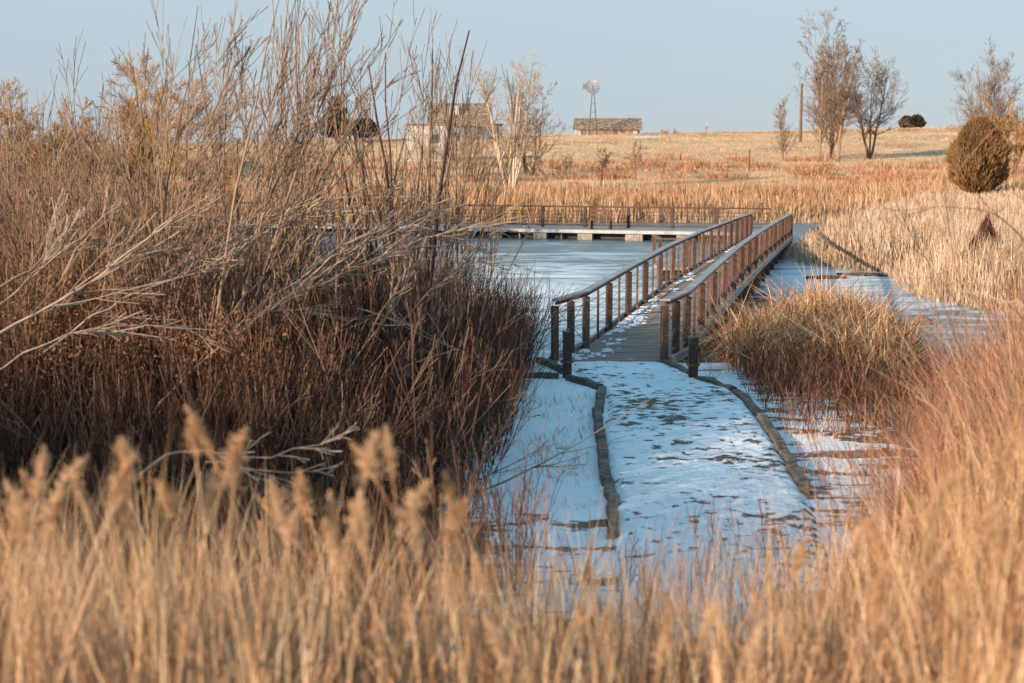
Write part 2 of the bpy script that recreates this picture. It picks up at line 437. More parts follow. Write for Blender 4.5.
def woody(name, loc, label, cat, stems, height_, r0, spread=0.2, up=0.06, wob=0.07, fork=((4, .25, .9, 32, .55), (5, .3, 1, 30, .45), (4, .2, 1, 30, .5)),
          mats=('bark', 'twig'), minr=0.006, part=('trunk', 'crown'), group=None, lean=(0, 0), sides=5, base_r=0.15, k0=9, split=1, side=None, lj=0.25, az=None):
    e = empty(name, loc, label, cat, group)
    n = stems
    a = rng.uniform(0, 2 * np.pi, n) if az is None else np.radians(np.array(az, float))
    p0 = np.stack([np.cos(a) * base_r * rng.uniform(.3, 1, n), np.sin(a) * base_r * rng.uniform(.3, 1, n), np.full(n, -0.15)], 1)
    sp = spread * rng.uniform(0.4, 1.3, n)
    d0 = np.stack([np.cos(a) * sp + lean[0], np.sin(a) * sp + lean[1], np.ones(n)], 1)
    L = height_ * rng.uniform(1 - lj, 1.08, n); L[0] = height_ * 1.05
    P, R = grow(p0, d0, L, r0 * rng.uniform(0.6, 1.1, n), k0, wob, up, 0.8, side)
    lv = [(P, R)]
    for (mm, t0, t1, ang, lf) in fork:
        P, R, L = spawn(P, R, L, mm, t0, t1, ang, lf, k=5, wob=wob * 1.3, up=up, side=side)
        lv.append((P, R))
    rr = rng.uniform(0, 1)
    tr = [tubes(p, np.maximum(r, minr), sides, rnd=rng.uniform(0, 1, len(p))) for p, r in lv[:split]]
    V, Q, r_ = merge(tr); o = link(part[0], quads_mesh(part[0], V, Q, r_, True), M[mats[0]], e)
    tw = [tubes(p, np.maximum(r, minr), 3) for p, r in lv[split:]]
    V, Q, r_ = merge(tw); o2 = link(part[1], quads_mesh(part[1], V, Q, r_, False), M[mats[1]], e)
    return e, lv


class MB:
    def __init__(s): s.v = []; s.f = []

    def box(s, c, size, R=None):
        """c centre, size full, R 3x3 columns axes"""
        R = np.eye(3) if R is None else R
        h = np.array(size) / 2; o = len(s.v)
        for sx, sy, sz in [(-1, -1, -1), (1, -1, -1), (1, 1, -1), (-1, 1, -1), (-1, -1, 1), (1, -1, 1), (1, 1, 1), (-1, 1, 1)]:
            s.v.append(np.array(c) + R @ (h * np.array([sx, sy, sz])))
        for q in [(0, 3, 2, 1), (4, 5, 6, 7), (0, 1, 5, 4), (1, 2, 6, 5), (2, 3, 7, 6), (3, 0, 4, 7)]:
            s.f.append([o + i for i in q])
        return s

    def beam(s, a, b, w, h):
        a = np.array(a, float); b = np.array(b, float); d = b - a; L = np.linalg.norm(d); d /= L
        sd = np.cross(d, [0, 0, 1.0]); sd = sd / np.linalg.norm(sd) if np.linalg.norm(sd) > 1e-3 else np.array([1.0, 0, 0])
        u = np.cross(sd, d)
        return s.box((a + b) / 2, (w, L, h), np.stack([sd, d, u], 1))

    def tube(s, a, b, r0, r1=None, n=8, caps=True):
        r1 = r0 if r1 is None else r1
        a = np.array(a, float); b = np.array(b, float); d = unit(b - a)
        ref = np.array([1.0, 0, 0]) if abs(d[2]) > 0.8 else np.array([0, 0, 1.0])
        A = unit(np.cross(d, ref)); B = np.cross(d, A); o = len(s.v)
        for p, r in ((a, r0), (b, r1)):
            for i in range(n):
                t = 2 * np.pi * i / n; s.v.append(p + r * (A * math.cos(t) + B * math.sin(t)))
        for i in range(n):
            j = (i + 1) % n; s.f.append([o + i, o + j, o + n + j, o + n + i])
        if caps:
            s.f.append([o + i for i in range(n)][::-1]); s.f.append([o + n + i for i in range(n)])
        return s

    def poly(s, pts, faces):
        o = len(s.v); s.v += [np.array(p, float) for p in pts]; s.f += [[o + i for i in f] for f in faces]
        return s

    def build(s, name, mat, parent=None, bevel=0.0, loc=None, smooth_=False):
        me = bpy.data.meshes.new(name)
        V = np.array(s.v)
        if loc is not None: V = V - np.array(loc)
        me.from_pydata([tuple(map(float, v)) for v in V], [], s.f); me.update()
        o = link(name, me, mat, parent)
        if loc is not None and parent is None: o.location = [float(v) for v in loc]
        if bevel:
            md = o.modifiers.new('bevel', 'BEVEL'); md.width = bevel; md.segments = 2; md.limit_method = 'ANGLE'
        if smooth_:
            for p in me.polygons: p.use_smooth = True
        return o


# ------------------------------------------------------------------ setting
def axis(edges):
    out = []
    for a, b_, st in edges:
        out.append(np.arange(a, b_, st))
    return np.concatenate(out)


xr = np.concatenate([-np.geomspace(1500, 41, 50), axis([(-40, -12, 0.7), (-12, 14, 0.2), (14, 40, 0.7)]), np.geomspace(41, 1500, 50)])
yr = np.concatenate([axis([(-60, 0, 3), (0, 34, 0.2), (34, 100, 0.6), (100, 320, 2.5)]), np.geomspace(322, 4000, 60)])
X, Y = np.meshgrid(xr, yr)
Z = height(X, Y)
nx, ny = len(xr), len(yr)
V = np.stack([X, Y, Z], -1).reshape(-1, 3)
ii = (np.arange(ny - 1)[:, None] * nx + np.arange(nx - 1)[None]).ravel()
Q = np.stack([ii, ii + 1, ii + nx + 1, ii + nx], 1)
me = quads_mesh('ground', V, Q, None, True)
# snow mask
sf = np.zeros_like(X)


def ell(px, py, rx, ry, a):
    g = ground(px, py)
    return a * np.exp(-(((X - g[0]) / rx) ** 2 + ((Y - g[1]) / ry) ** 2))


near = smooth((X + 1.2) / 1.2) * smooth((6.8 - X) / 2.5) * smooth((Y - 9.5) / 1.5) * smooth((30 - Y) / 2)
leftsn = smooth((X + 2.0) / 2.0) * smooth((2.2 - X) / 0.6) * smooth((Y - 13) / 2) * smooth((29 - Y) / 2)
sf = np.maximum(sf, 0.555 * near); sf = np.maximum(sf, 0.66 * leftsn)
sf = np.maximum(sf, 0.52 * np.exp(-(((X - 0.1) / 1.8) ** 2 + ((Y - 11.6) / 2.0) ** 2)))
sf = np.maximum(sf, 0.52 * np.exp(-(((X + 0.9) / 0.9) ** 2 + ((Y - 9.8) / 0.8) ** 2)))
sf = np.maximum(sf, 0.56 * np.exp(-(((X + 0.1) / 1.6) ** 2 + ((Y - 9.6) / 1.8) ** 2)))
for px, py, rx, ry, a in [(605, 185, 5.0, 2.2, .62), (585, 187, 3, 1.4, .6), (905, 150, 4.5, 1.6, .66), (885, 153, 4, 1.5, .62), (264, 186, 4.5, 3.5, .68), (300, 164, 6, 6, .66),
                          (950, 193, 2, 1.5, .6), (998, 190, 2.2, 1.5, .66), (345, 186, 3, 1.6, .55), (60, 190, 5, 3, .6), (720, 176, 7, 1.2, .5), (775, 142, 6, 3, .45),
                          (850, 192, 3, 1, .5), (645, 137, 5, 5, .66), (430, 196, 5, 1.5, .55)]:
    sf = np.maximum(sf, ell(px, py, rx, ry, a))
a = me.attributes.new('snowf', 'FLOAT', 'POINT'); a.data.foreach_set('value', sf.ravel().astype(np.float32))
gf = smooth((Y - 85) / 20)
a = me.attributes.new('grassf', 'FLOAT', 'POINT'); a.data.foreach_set('value', gf.ravel().astype(np.float32))
g = link('ground', me, M['ground']); tag(g, 'dry grassy ground with patches of snow rising to a low hill', 'ground', kind='structure')

# ice sheet
xi = np.arange(-45, 26, 0.5); yi = np.arange(24, 94, 0.5)
XI, YI = np.meshgrid(xi, yi)
V = np.stack([XI, YI, np.zeros_like(XI)], -1).reshape(-1, 3)
ii = (np.arange(len(yi) - 1)[:, None] * len(xi) + np.arange(len(xi) - 1)[None]).ravel()
me = quads_mesh('ice', V, np.stack([ii, ii + 1, ii + len(xi) + 1, ii + len(xi)], 1))
bridge_x = 2.1 + 0.2465 * (YI - 26.9)
isn = 0.10 * smooth((bridge_x - 1.0 - XI) / 3) * smooth((66 - YI) / 10) - 0.05
isn = isn + 0.30 * np.exp(-(((XI - 10.4) / 2.6) ** 2 + ((YI - 48.5) / 7) ** 2)) * (XI > bridge_x + 0.5)
isn = isn - 0.12 * smooth((YI - 68) / 5)
isn = isn + 0.12 * np.exp(-(((XI - 2) / 5) ** 2 + ((YI - 45) / 9) ** 2)) * (XI < bridge_x)
isn = isn + 0.05 * (XI > 7.5) * (YI < 42) + 0.035
a = me.attributes.new('snowf', 'FLOAT', 'POINT'); a.data.foreach_set('value', isn.ravel().astype(np.float32))
tag(link('pond_water', me, M['ice']), 'frozen pond surface with wind blown snow', 'water', kind='structure')

# snow covered path
PLx = lambda y: np.interp(y, [7, 12, 14, 15.2, 18.4, 21, 22.5, 25.2], [0.6, 0.9, 1.0, 1.09, 1.16, 1.42, 1.40, 0.8])
PRx = lambda y: np.interp(y, [7, 12, 15.7, 19, 22.2, 25.3], [2.6, 3.0, 3.3, 3.5, 3.56, 2.72])
ys = np.arange(9.0, 25.6, 0.15); us = np.linspace(0, 1, 18)
PX = PLx(ys)[:, None] * (1 - us) + PRx(ys)[:, None] * us; PY = np.repeat(ys[:, None], len(us), 1)
PZ = height(PX, PY) + 0.055 + (fbm(PX * 3, PY * 3, 31) - 0.5) * 0.05
PZ = np.where(PY > 23.0, np.maximum(PZ, 0.735), PZ)
PZ[:, 0] -= 0.08; PZ[:, -1] -= 0.08
PZ -= 0.05 * smooth((14.5 - PY) / 2) * smooth((us[None] - .75) * 5)
V = np.stack([PX, PY, PZ], -1).reshape(-1, 3)
ii = (np.arange(len(ys) - 1)[:, None] * len(us) + np.arange(len(us) - 1)[None]).ravel()
me = quads_mesh('path', V, np.stack([ii, ii + 1, ii + len(us) + 1, ii + len(us)], 1), None, True)
tag(link('path', me, M['pathsnow']), 'snow covered footpath leading to the bridge', 'path', kind='structure')

# ------------------------------------------------------------------ bridge
LPTS = [(0.78, 25.3), (1.44, 26.9), (11.1, 66.0)]
RPTS = [(2.71, 25.35), (3.30, 26.9), (12.95, 66.2)]


def dz(y):
    return float(np.interp(y, [25.3, 26.9, 33, 38.6, 46, 56, 66], [0.75, 0.76, 0.83, 0.87, 0.82, 0.68, 0.5]))


def side_pt(PT, y):
    return np.array([np.interp(y, [p[1] for p in PT], [p[0] for p in PT]), y, dz(y)])


br = empty('boardwalk_bridge', (2.2, 25.3, 0.0), 'long brown wooden footbridge with post and cable railings crossing the frozen pond', 'bridge')
BL = (2.2, 25.3, 0.0)
deck = MB(); yy = 25.32
while yy < 66.0:
    a_ = side_pt(LPTS, yy); b_ = side_pt(RPTS, yy); j = rng.uniform(-0.012, 0.012)
    deck.beam(a_ + [-0.02 + j, 0, -0.02 + rng.uniform(-.003, .003)], b_ + [0.02 + j, 0.0, -0.02], 0.139, 0.04) if False else None
    d_ = b_ - a_; L_ = np.linalg.norm(d_)
    deck.beam(a_ - d_ / L_ * (0.04 + j) + [0, 0, -0.02 + rng.uniform(-.003, .003)], b_ + d_ / L_ * (0.04 - j) + [0, 0, -0.02], 0.139, 0.04)
    yy += 0.150
deck.build('deck', M['plank'], br, loc=BL)
bays = np.linspace(26.9, 66.0, 17)
post_y = [25.35, 26.12, 26.9] + list(bays[1:])
for PT, sgn in ((LPTS, -1), (RPTS, 1)):
    off = sgn * 0.03
    # stringer
    s = MB()
    yl = [25.4, 26.9, 33, 38.6, 46, 56, 66]
    for u0, u1 in zip(yl[:-1], yl[1:]):
        a_ = side_pt(PT, u0) + [-sgn * 0.10, 0, -0.16]; b_ = side_pt(PT, u1) + [-sgn * 0.10, 0, -0.16]
        s.beam(a_, b_, 0.08, 0.235)
    s.build('beam', M['woodpost'], br, loc=BL)
    s = MB()
    for u0, u1 in zip(yl[:-1], yl[1:]):   # kerb rail at the deck edge
        a_ = side_pt(PT, u0) + [sgn * 0.135, 0, -0.03]; b_ = side_pt(PT, u1) + [sgn * 0.135, 0, -0.03]
        s.beam(a_, b_, 0.045, 0.16)
    s.build('edge_board', M['railtop'], br, loc=BL)
    s = MB()
    for u0, u1 in zip(yl[:-1], yl[1:]):
        a_ = side_pt(PT, u0) + [off, -0.06 if u0 < 25.5 else 0, 1.085]; b_ = side_pt(PT, u1) + [off, 0.0, 1.085]
        s.beam(a_, b_, 0.17, 0.038)
    s.build('handrail', M['railtop'], br, bevel=0.006, loc=BL)
    s = MB()
    for u0, u1 in zip(yl[:-1], yl[1:]):
        a_ = side_pt(PT, u0) + [off, 0, 1.02]; b_ = side_pt(PT, u1) + [off, 0.0, 1.02]
        s.beam(a_, b_, 0.045, 0.055)
    s.build('rail_beam', M['woodpost'], br, loc=BL)
    for y_ in post_y:
        p = side_pt(PT, y_) + [off, 0, 0]
        lo = -0.32
        MB().box(p + [0, 0, (0.98 + lo) / 2], (0.12, 0.12, 0.98 - lo), np.array([[.97, .243, 0], [-.243, .97, 0], [0, 0, 1.]]).T).build('post', M['woodpost'], br, bevel=0.008, loc=BL)
    for y0_, y1_ in zip(post_y[2:-1], post_y[3:]):
        p = side_pt(PT, (y0_ + y1_) / 2) + [off, 0, 0]
        MB().box(p + [0, 0, 0.48], (0.045, 0.045, 0.99)).build('baluster', M['rusty'], br, loc=BL)
    for kz in (0.12, 0.30, 0.48, 0.66, 0.84):
        s = MB()
        for u0, u1 in zip(yl[:-1], yl[1:]):
            s.tube(side_pt(PT, u0) + [off, 0, kz], side_pt(PT, u1) + [off, 0, kz], 0.007 if kz > .2 else 0.018, n=4, caps=False)
        s.build('cable', M['steel'], br, loc=BL)
    # brace wires by the end posts
    s = MB()
    a0 = side_pt(PT, 25.35) + [off, 0, 0]; a1 = side_pt(PT, 26.9) + [off, 0, 0]
    s.tube(a0 + [0, 0, .95], a1 + [0, 0, .1], 0.009, n=4); s.tube(a0 + [0, 0, .1], a1 + [0, 0, .95], 0.009, n=4)
    s.build('brace_wire', M['steel'], br, loc=BL)
for y_ in bays[:]:
    a_ = side_pt(LPTS, y_); b_ = side_pt(RPTS, y_)
    for q, sg in ((a_, 1), (b_, -1)):
        s = MB(); c = q + [sg * 0.05, 0.2, 0]; s.tube([c[0], c[1], -0.5], [c[0], c[1], c[2] - 0.34], 0.12, 0.115, n=10)
        s.build('pile', M['wood_dark'], br, loc=BL, smooth_=False)
    s = MB().beam(a_ + [0.0, .2, -0.31], b_ + [0.0, .2, -0.31], 0.14, 0.09); s.build('cross_beam', M['wood_dark'], br, loc=BL)

# snow left on deck edges
lump_n = 46


def lump(c, r, hgt, seed):
    r_ = np.random.default_rng(seed); n = 10; pts = [c + np.array([0, 0, hgt])]; fs = []
    for ring, (rf, zf) in enumerate(((0.45, 0.85), (0.8, 0.5), (1.0, -0.05))):
        for i in range(n):
            t = 2 * np.pi * i / n; rr = rf * r_.uniform(.8, 1.2)
            pts.append(c + np.array([math.cos(t) * rr * r[0], math.sin(t) * rr * r[1], hgt * zf * r_.uniform(.85, 1.1)]))
    for i in range(n):
        j = (i + 1) % n; fs.append([0, 1 + i, 1 + j])
        for k in range(2): fs.append([1 + k * n + i, 1 + (k + 1) * n + i, 1 + (k + 1) * n + j, 1 + k * n + j])
    return pts, fs


s = MB()
for i in range(34):
    y_ = rng.uniform(25.6, 36) if i < 20 else rng.uniform(36, 62)
    fr = rng.beta(1, 5) * (0.9 if y_ < 29 else 0.55)
    for k in range(11):
        yk = y_ + rng.normal(0, .28); fk = np.clip(fr + rng.normal(0, .05), 0.03, .97)
        c = side_pt(LPTS, yk) * (1 - fk) + side_pt(RPTS, yk) * fk + [0, 0, -.012]
        pts, fs = lump(c, (rng.uniform(.03, .12), rng.uniform(.04, .15)), rng.uniform(.014, .035), i * 50 + k); s.poly(pts, fs)
tag(s.build('snow_patches', M['clumpsnow'], None, loc=(1.5, 27, .76), smooth_=True), 'crusts of old snow lying on the bridge deck', 'snow', kind='stuff')

# ------------------------------------------------------------------ bollards, timbers
for (px, Yd, hgt, ls, x_) in ((567, 23.7, 0.74, 'short dark wooden bollard before the bridge entrance, beside the angled timber corner', 0.93),
                              (695, 23.45, 0.70, 'short dark wooden bollard standing beside the reeds and the curved edging timber', 3.02)):
    z0 = hz(x_, Yd)
    e = empty('wooden_bollard', (x_, Yd, z0), ls, 'bollard', 'bollards at the bridge entrance')
    MB().box((0, 0, hgt / 2 - .05), (0.15, 0.15, hgt + .1)).build('post', M['wood_dark'], e, bevel=0.01)
    MB().box((0, 0, hgt + 0.02), (0.17, 0.17, 0.035)).build('cap', M['woodpost'], e, bevel=0.008)
    MB().tube((0, 0, 0.25), (0, 0, 0.29), 0.115, n=12).build('band', M['rusty'], e)


def timber(p, q, label, w=0.13, h=0.13, dzz=0.035):
    c = (np.array(p) + np.array(q)) / 2
    a_ = np.array([p[0], p[1], hz(*p) + dzz]); b_ = np.array([q[0], q[1], hz(*q) + dzz])
    a_[2] = max(a_[2], .62); b_[2] = max(b_[2], .62)
    s = MB(); n = 7; prev = None
    d_ = b_ - a_; L_ = np.linalg.norm(d_); d_ /= L_; sd = unit(np.cross(d_, [0, 0, 1.])); u = np.cross(sd, d_)
    rings = []
    for i in range(n):
        t = i / (n - 1); cc = a_ + (b_ - a_) * t + u * rng.normal(0, .010) + sd * rng.normal(0, .012)
        ww = w / 2 * rng.uniform(.9, 1.08); hh = h / 2 * rng.uniform(.9, 1.08)
        rings.append([cc + sd * x__ * ww + u * y__ * hh for x__, y__ in ((-1, -.8), (-.8, -1), (.8, -1), (1, -.8), (1, .75), (.75, 1), (-.75, 1), (-1, .75))])
    pts = [p_ for r_ in rings for p_ in r_]; fs = []
    for i in range(n - 1):
        for j in range(8):
            k = (j + 1) % 8; fs.append([i * 8 + j, i * 8 + k, (i + 1) * 8 + k, (i + 1) * 8 + j])
    fs.append(list(range(8))[::-1]); fs.append([(n - 1) * 8 + j for j in range(8)])
    s.poly(pts, fs)
    o = s.build('edging_timber', M['timber'], None, loc=(c[0], c[1], (a_[2] + b_[2]) / 2))
    tag(o, label, 'timber', 'landscape timbers edging the snowy path')


timber((0.50, 25.5), (0.90, 24.0), 'short weathered timber running from the bridge end post to the bollard with the corner', dzz=.04)
timber((0.95, 23.45), (1.42, 22.45), 'short pale timber between the bollard and the corner of the path edge')
timber((1.44, 22.35), (1.25, 20.35), 'grey edging timber just past the corner of the pond side path edge')
timber((1.24, 20.25), (1.16, 18.15), 'grey splintered edging timber, second from the corner on the pond side')
timber((1.16, 18.05), (1.10, 15.9), 'dark edging timber, third from the corner on the pond side')
timber((1.10, 15.8), (1.02, 13.6), 'dark edging timber half lost in foreground grass, farthest from the bridge')
timber((2.74, 25.2), (3.02, 23.75), 'short pale timber from the bridge end post to the bollard by the reeds')
timber((3.08, 23.3), (3.52, 22.25), 'pale edging timber in front of the bollard by the reeds')
timber((3.56, 22.15), (3.53, 20.0), 'dark edging timber on the reed side where the path starts to straighten')
timber((3.53, 19.9), (3.44, 17.9), 'grey edging timber in the middle of the reed side path edge')
timber((3.44, 17.8), (3.26, 15.4), 'brown edging timber ending in foreground grass on the reed side')
timber((-0.6, 24.1), (0.78, 23.6), 'thin dark log crossing the snow beside the bollard by the pond', w=.10, h=.10, dzz=.02)

# ------------------------------------------------------------------ floating platform
A0 = np.array([-20.0, 79.2, 0.5]); A1 = np.array([12.3, 69.4, 0.5])
dv = unit(A1 - A0); nv = np.array([-dv[1], dv[0], 0]); LP = np.linalg.norm(A1 - A0)
pf = empty('floating_platform', A0 * [1, 1, 0], 'long floating fishing platform with pale snowy deck on concrete floats, far side of the pond', 'dock')
PL0 = A0 * [1, 1, 0]
RR = np.stack([dv, nv, np.array([0, 0, 1.])], 1)


def pp(u, v, z): return A0 * [1, 1, 0] + dv * u + nv * v + np.array([0, 0, z])


MB().box(pp(LP / 2, 1.2, 0.455), (LP, 2.4, 0.09), RR).build('deck', M['railtop'], pf, loc=PL0)
MB().box(pp(LP / 2, -0.03, 0.42), (LP, 0.05, 0.16), RR).build('fascia', M['frost'], pf, loc=PL0)


def u_of(px):   # distance along the platform of a picture column
    t = (px - 512) / F
    # (A0x + dvx*u) = t*(A0y + dvy*u)
    return (t * A0[1] - A0[0]) / (dv[0] - t * dv[1])


s_ = MB()
for i, u in enumerate(np.arange(1.2, LP - 0.5, 2.3)):
    MB().box(pp(u, 2.25, 1.03), (0.15, 0.15, 1.06), RR).build('post', M['wood_dark'], pf, loc=PL0)
MB().box(pp(LP / 2, 2.25, 1.575), (LP, 0.16, 0.07), RR).build('handrail', M['wood_dark'], pf, loc=PL0)
for kz in (0.62, .80, .98, 1.16, 1.34):
    MB().box(pp(LP / 2, 2.25, kz), (LP - .2, 0.02, 0.025 if kz > .7 else .07), RR).build('cable', M['wood_dark'], pf, loc=PL0)
MB().box(pp(LP / 2, 1.3, 0.19), (LP - .3, 1.5, 0.34), RR).build('float_box', M['black'], pf, loc=PL0)
for a_, b_ in ((330, 350), (400, 412), (455, 470), (490, 503), (531, 548), (575, 594), (622, 645), (674, 692), (722, 740)):
    u0, u1 = u_of(a_), u_of(b_); s = MB(); nn = 6
    for k in range(nn):
        ww = (u1 - u0) / nn
        s.box(pp(u0 + (u1 - u0) * .12 + ww * .76 * (k + .5), 0.55, 0.14), (ww * .7, 1.0, 0.44), RR)
    s.box(pp((u0 + u1) / 2, 0.6, 0.14), ((u1 - u0) * .76 - .05, 0.96, 0.36), RR)
    s.build('pontoon', M['concrete'], pf, loc=PL0)
for a_ in (518, 560): MB().box(pp(u_of(a_), 0.35, .12), (.06, .2, .5), RR).build('bracket', M['steel'], pf, loc=PL0)
# bench on the platform
ub = u_of(596); bl = pp(ub, 0.9, 0.5)
e = empty('park_bench', bl, 'small dark wooden bench standing on the floating platform', 'bench')
Rb = np.stack([dv, nv, np.array([0, 0, 1.])], 1)


def bb(x, y, z): return Rb @ np.array([x, y, z])


for x_ in (-0.5, 0.5):
    MB().box(bb(x_, 0.0, .22), (.09, .45, .44), Rb).build('leg', M['woodpost'], e)
    MB().box(bb(x_, .26, .50), (.09, .09, 1.0), Rb).build('upright', M['woodpost'], e)
MB().box(bb(0, 0, .46), (1.2, .45, .05), Rb).build('seat', M['woodpost'], e)
s = MB(); s.box(bb(0, .21, .72), (1.2, .03, .12), Rb); s.box(bb(0, .21, .92), (1.2, .03, .12), Rb); s.build('backrest', M['woodpost'], e)
# small side dock by the bridge
e = empty('side_dock', (5.9, 50, 0), 'small low landing with a brown rail beside the middle of the footbridge', 'dock')
MB().box((0, 0, .44), (1.7, 2.2, .10)).build('deck', M['railtop'], e)
MB().box((0, 0, .20), (1.4, 1.9, .36)).build('float_box', M['black'], e)
for x_, y_ in ((-.8, -1.0), (-.8, 1.0), (.2, -1.0)):
    MB().box((x_, y_, .95), (.12, .12, 1.0)).build('post', M['woodpost'], e)
s = MB(); s.box((-.8, 0, 1.47), (.16, 2.2, .05)); s.box((-.25, -1.0, 1.47), (.95, .16, .05)); s.build('handrail', M['woodpost'], e)


# ------------------------------------------------------------------ buildings on the hill
def gable(name_wall, parent, w, d, h, rise, wallmat, roofmat, over=0.35, thick=0.14, z0=-0.6):
    hw, hd = w / 2, d / 2
    pts = [(-hw, -hd, z0), (hw, -hd, z0), (hw, hd, z0), (-hw, hd, z0), (-hw, -hd, h), (hw, -hd, h), (hw, hd, h), (-hw, hd, h), (-hw, 0, h + rise), (hw, 0, h + rise)]
    fs = [(0, 1, 5, 4), (1, 2, 6, 9, 5), (2, 3, 7, 6), (3, 0, 4, 8, 7)]
    MB().poly(pts, fs).build(name_wall, wallmat, parent)
    k = rise / hd; s = MB()
    for sg in (-1, 1):
        y0, z0_ = sg * (hd + over), h - over * k + .02
        P_ = [(-hw - over, y0, z0_), (hw + over, y0, z0_), (hw + over, 0, h + rise + .02), (-hw - over, 0, h + rise + .02)]
        P2 = [(a, b, c + thick) for a, b, c in P_]
        s.poly(P_ + P2, [(0, 1, 2, 3)[::-1], (4, 5, 6, 7), (0, 1, 5, 4), (1, 2, 6, 5), (3, 0, 4, 7)])
    return s.build('roof', roofmat, parent)


D = 262; bx = (606.5 - 512) * D / F; bz = 4.5 + (150 - 136.5) * D / F
e = empty('long_barn', (bx, D, bz), 'long low barn with worn shingle roof and red doors on the hill crest', 'barn')
gable('wall', e, 11.6, 5.0, 1.35, 1.75, M['white'], M['roof'])
MB().box((-2.6, -2.53, .65), (4.8, .06, 1.3)).build('door', M['redboard'], e, )
MB().box((2.2, -2.53, .65), (4.2, .06, 1.3)).build('door', M['redboard'], e)
MB().box((5.4, -2.54, .65), (.35, .07, 1.3)).build('corner_post', M['woodpost'], e)
for o_, l_ in ((e.children[-3], 'faded pink red door'), (e.children[-2], 'rust orange door')):
    pass

D = 256; wx = (592 - 512) * D / F; wz = hz(wx, D); wt = 4.5 + (150 - 88) * D / F
e = empty('windmill', (wx, D, wz), 'tall steel lattice windmill with round bladed wheel in front of the barn', 'windmill')
Ht = wt - wz
leg = []
for sx, sy in ((-1, -1), (1, -1), (1, 1), (-1, 1)):
    MB().tube((sx * .75, sy * .75, -.2), (sx * .12, sy * .12, Ht - .2), .065, .05, n=5).build('leg', M['galv'], e)
s = MB()
for f in (0.12, 0.3, 0.48, 0.66, 0.84):
    q = .75 + (.12 - .75) * f; z_ = f * Ht
    for a_, b_ in (((-q, -q), (q, -q)), ((q, -q), (q, q)), ((q, q), (-q, q)), ((-q, q), (-q, -q))):
        s.tube((a_[0], a_[1], z_), (b_[0], b_[1], z_), .022, n=4)
s.build('cross_brace', M['galv'], e)
ca, sa_ = math.cos(math.radians(25)), math.sin(math.radians(25))
ax = np.array([sa_ * -.3, -1, 0]); ax = unit(ax); hx = unit(np.cross(ax, [0, 0, 1.])); hc = np.array([0, 0, Ht]) + ax * .5
s = MB()
for i in range(18):
    t = 2 * np.pi * i / 18
    rd = hx * math.cos(t) + np.array([0, 0, 1.]) * math.sin(t); tn = -hx * math.sin(t) + np.array([0, 0, 1.]) * math.cos(t)
    r0_, r1_ = .62, 1.30; tw = unit(tn + ax * .5)
    a_, b_ = hc + rd * r0_ - tw * .06, hc + rd * r0_ + tw * .06; c_, d_ = hc + rd * r1_ + tw * .14, hc + rd * r1_ - tw * .14
    th = np.cross(rd, tw) * .015
    s.poly([a_ - th, b_ - th, c_ - th, d_ - th, a_ + th, b_ + th, c_ + th, d_ + th], [(0, 1, 2, 3), (7, 6, 5, 4), (0, 4, 5, 1), (1, 5, 6, 2), (2, 6, 7, 3), (3, 7, 4, 0)])
for q_ in (.6, 1.28):
    ring = [hc + (hx * math.cos(t_) + np.array([0, 0, 1.]) * math.sin(t_)) * q_ for t_ in np.linspace(0, 2 * np.pi, 25)]
    for a_, b_ in zip(ring[:-1], ring[1:]): s.tube(a_, b_, .02, n=4, caps=False)
for i in range(6):
    t_ = i * np.pi / 3; s.tube(hc, hc + (hx * math.cos(t_) + np.array([0, 0, 1.]) * math.sin(t_)) * .62, .025, n=4)
wh = s.build('wheel', M['galv_rust'], e)
MB().tube(hc - ax * .15, hc + ax * .15, .16, n=10).build('hub', M['rusty'], wh)
tl = -hx if hx[0] > 0 else hx
tb = np.array([0, 0, Ht])
MB().tube(tb, tb + tl * 1.2 - ax * .3, .04, n=5).build('tail_boom', M['galv'], e)
c_ = tb + tl * 1.5 - ax * .35
MB().box(c_, (.8, .04, .95), np.stack([tl, unit(ax), [0, 0, 1.]], 1)).build('tail_vane', M['bluewall'], e)

D = 240; hx0 = (461 - 512) * D / F; gz = hz(hx0, D); gz = 4.5 + (150 - 139) * D / F
e = empty('farmhouse', (hx0, D, gz), 'brown roofed farmhouse with dormer and lower wing behind the pale hut', 'house')
gable('wall', e, 9.8, 8.0, 2.3, 3.4, M['bluewall'], M['roof'], over=.4)
MB().box((-.9, -1.9, 4.6), (1.5, 1.6, 1.5)).build('dormer', M['white'], e)
MB().box((-2.5, -.2, 5.9), (.5, .5, 1.1)).build('chimney', M['rock'], e)
MB().box((6.0, 0.5, .85), (2.0, 3, 2.9)).build('wing', M['bluewall'], e)
MB().box((6.0, 0.5, 2.4), (2.4, 3.4, .16)).build('wing_roof', M['roof'], e)
for x_ in (-3, 1.2, 3.4):
    w_ = MB().box((x_, -4.03, 1.2), (.9, .06, 1.2)).build('window', M['darkglass'], e)
    MB().box((x_, -4.05, .55), (1.1, .12, .1)).build('sill', M['white'], w_)

D = 150; sx0 = (431.5 - 512) * D / F; gz = 4.5 + (150 - 159) * D / F
e = empty('white_hut', (sx0, D, gz), 'small whitewashed hut with flat eaves on the slope below the farmhouse', 'hut')
MB().box((0, 0, 1.65), (4.3, 3.6, 3.7)).build('wall', M['white'], e)
MB().box((0, 0, 3.58), (4.7, 4.0, .16)).build('roof', M['roof'], e)
MB().box((.0, -1.82, .45), (4.32, .06, .9)).build('plinth', M['concrete'], e)
MB().box((.75, -1.83, 2.1), (.8, .05, .9)).build('window', M['darkglass'], e)
MB().box((-1.2, -1.83, 1.3), (.85, .05, 1.9)).build('door', M['concrete'], e)
e.rotation_euler = (0, 0, math.radians(-8))

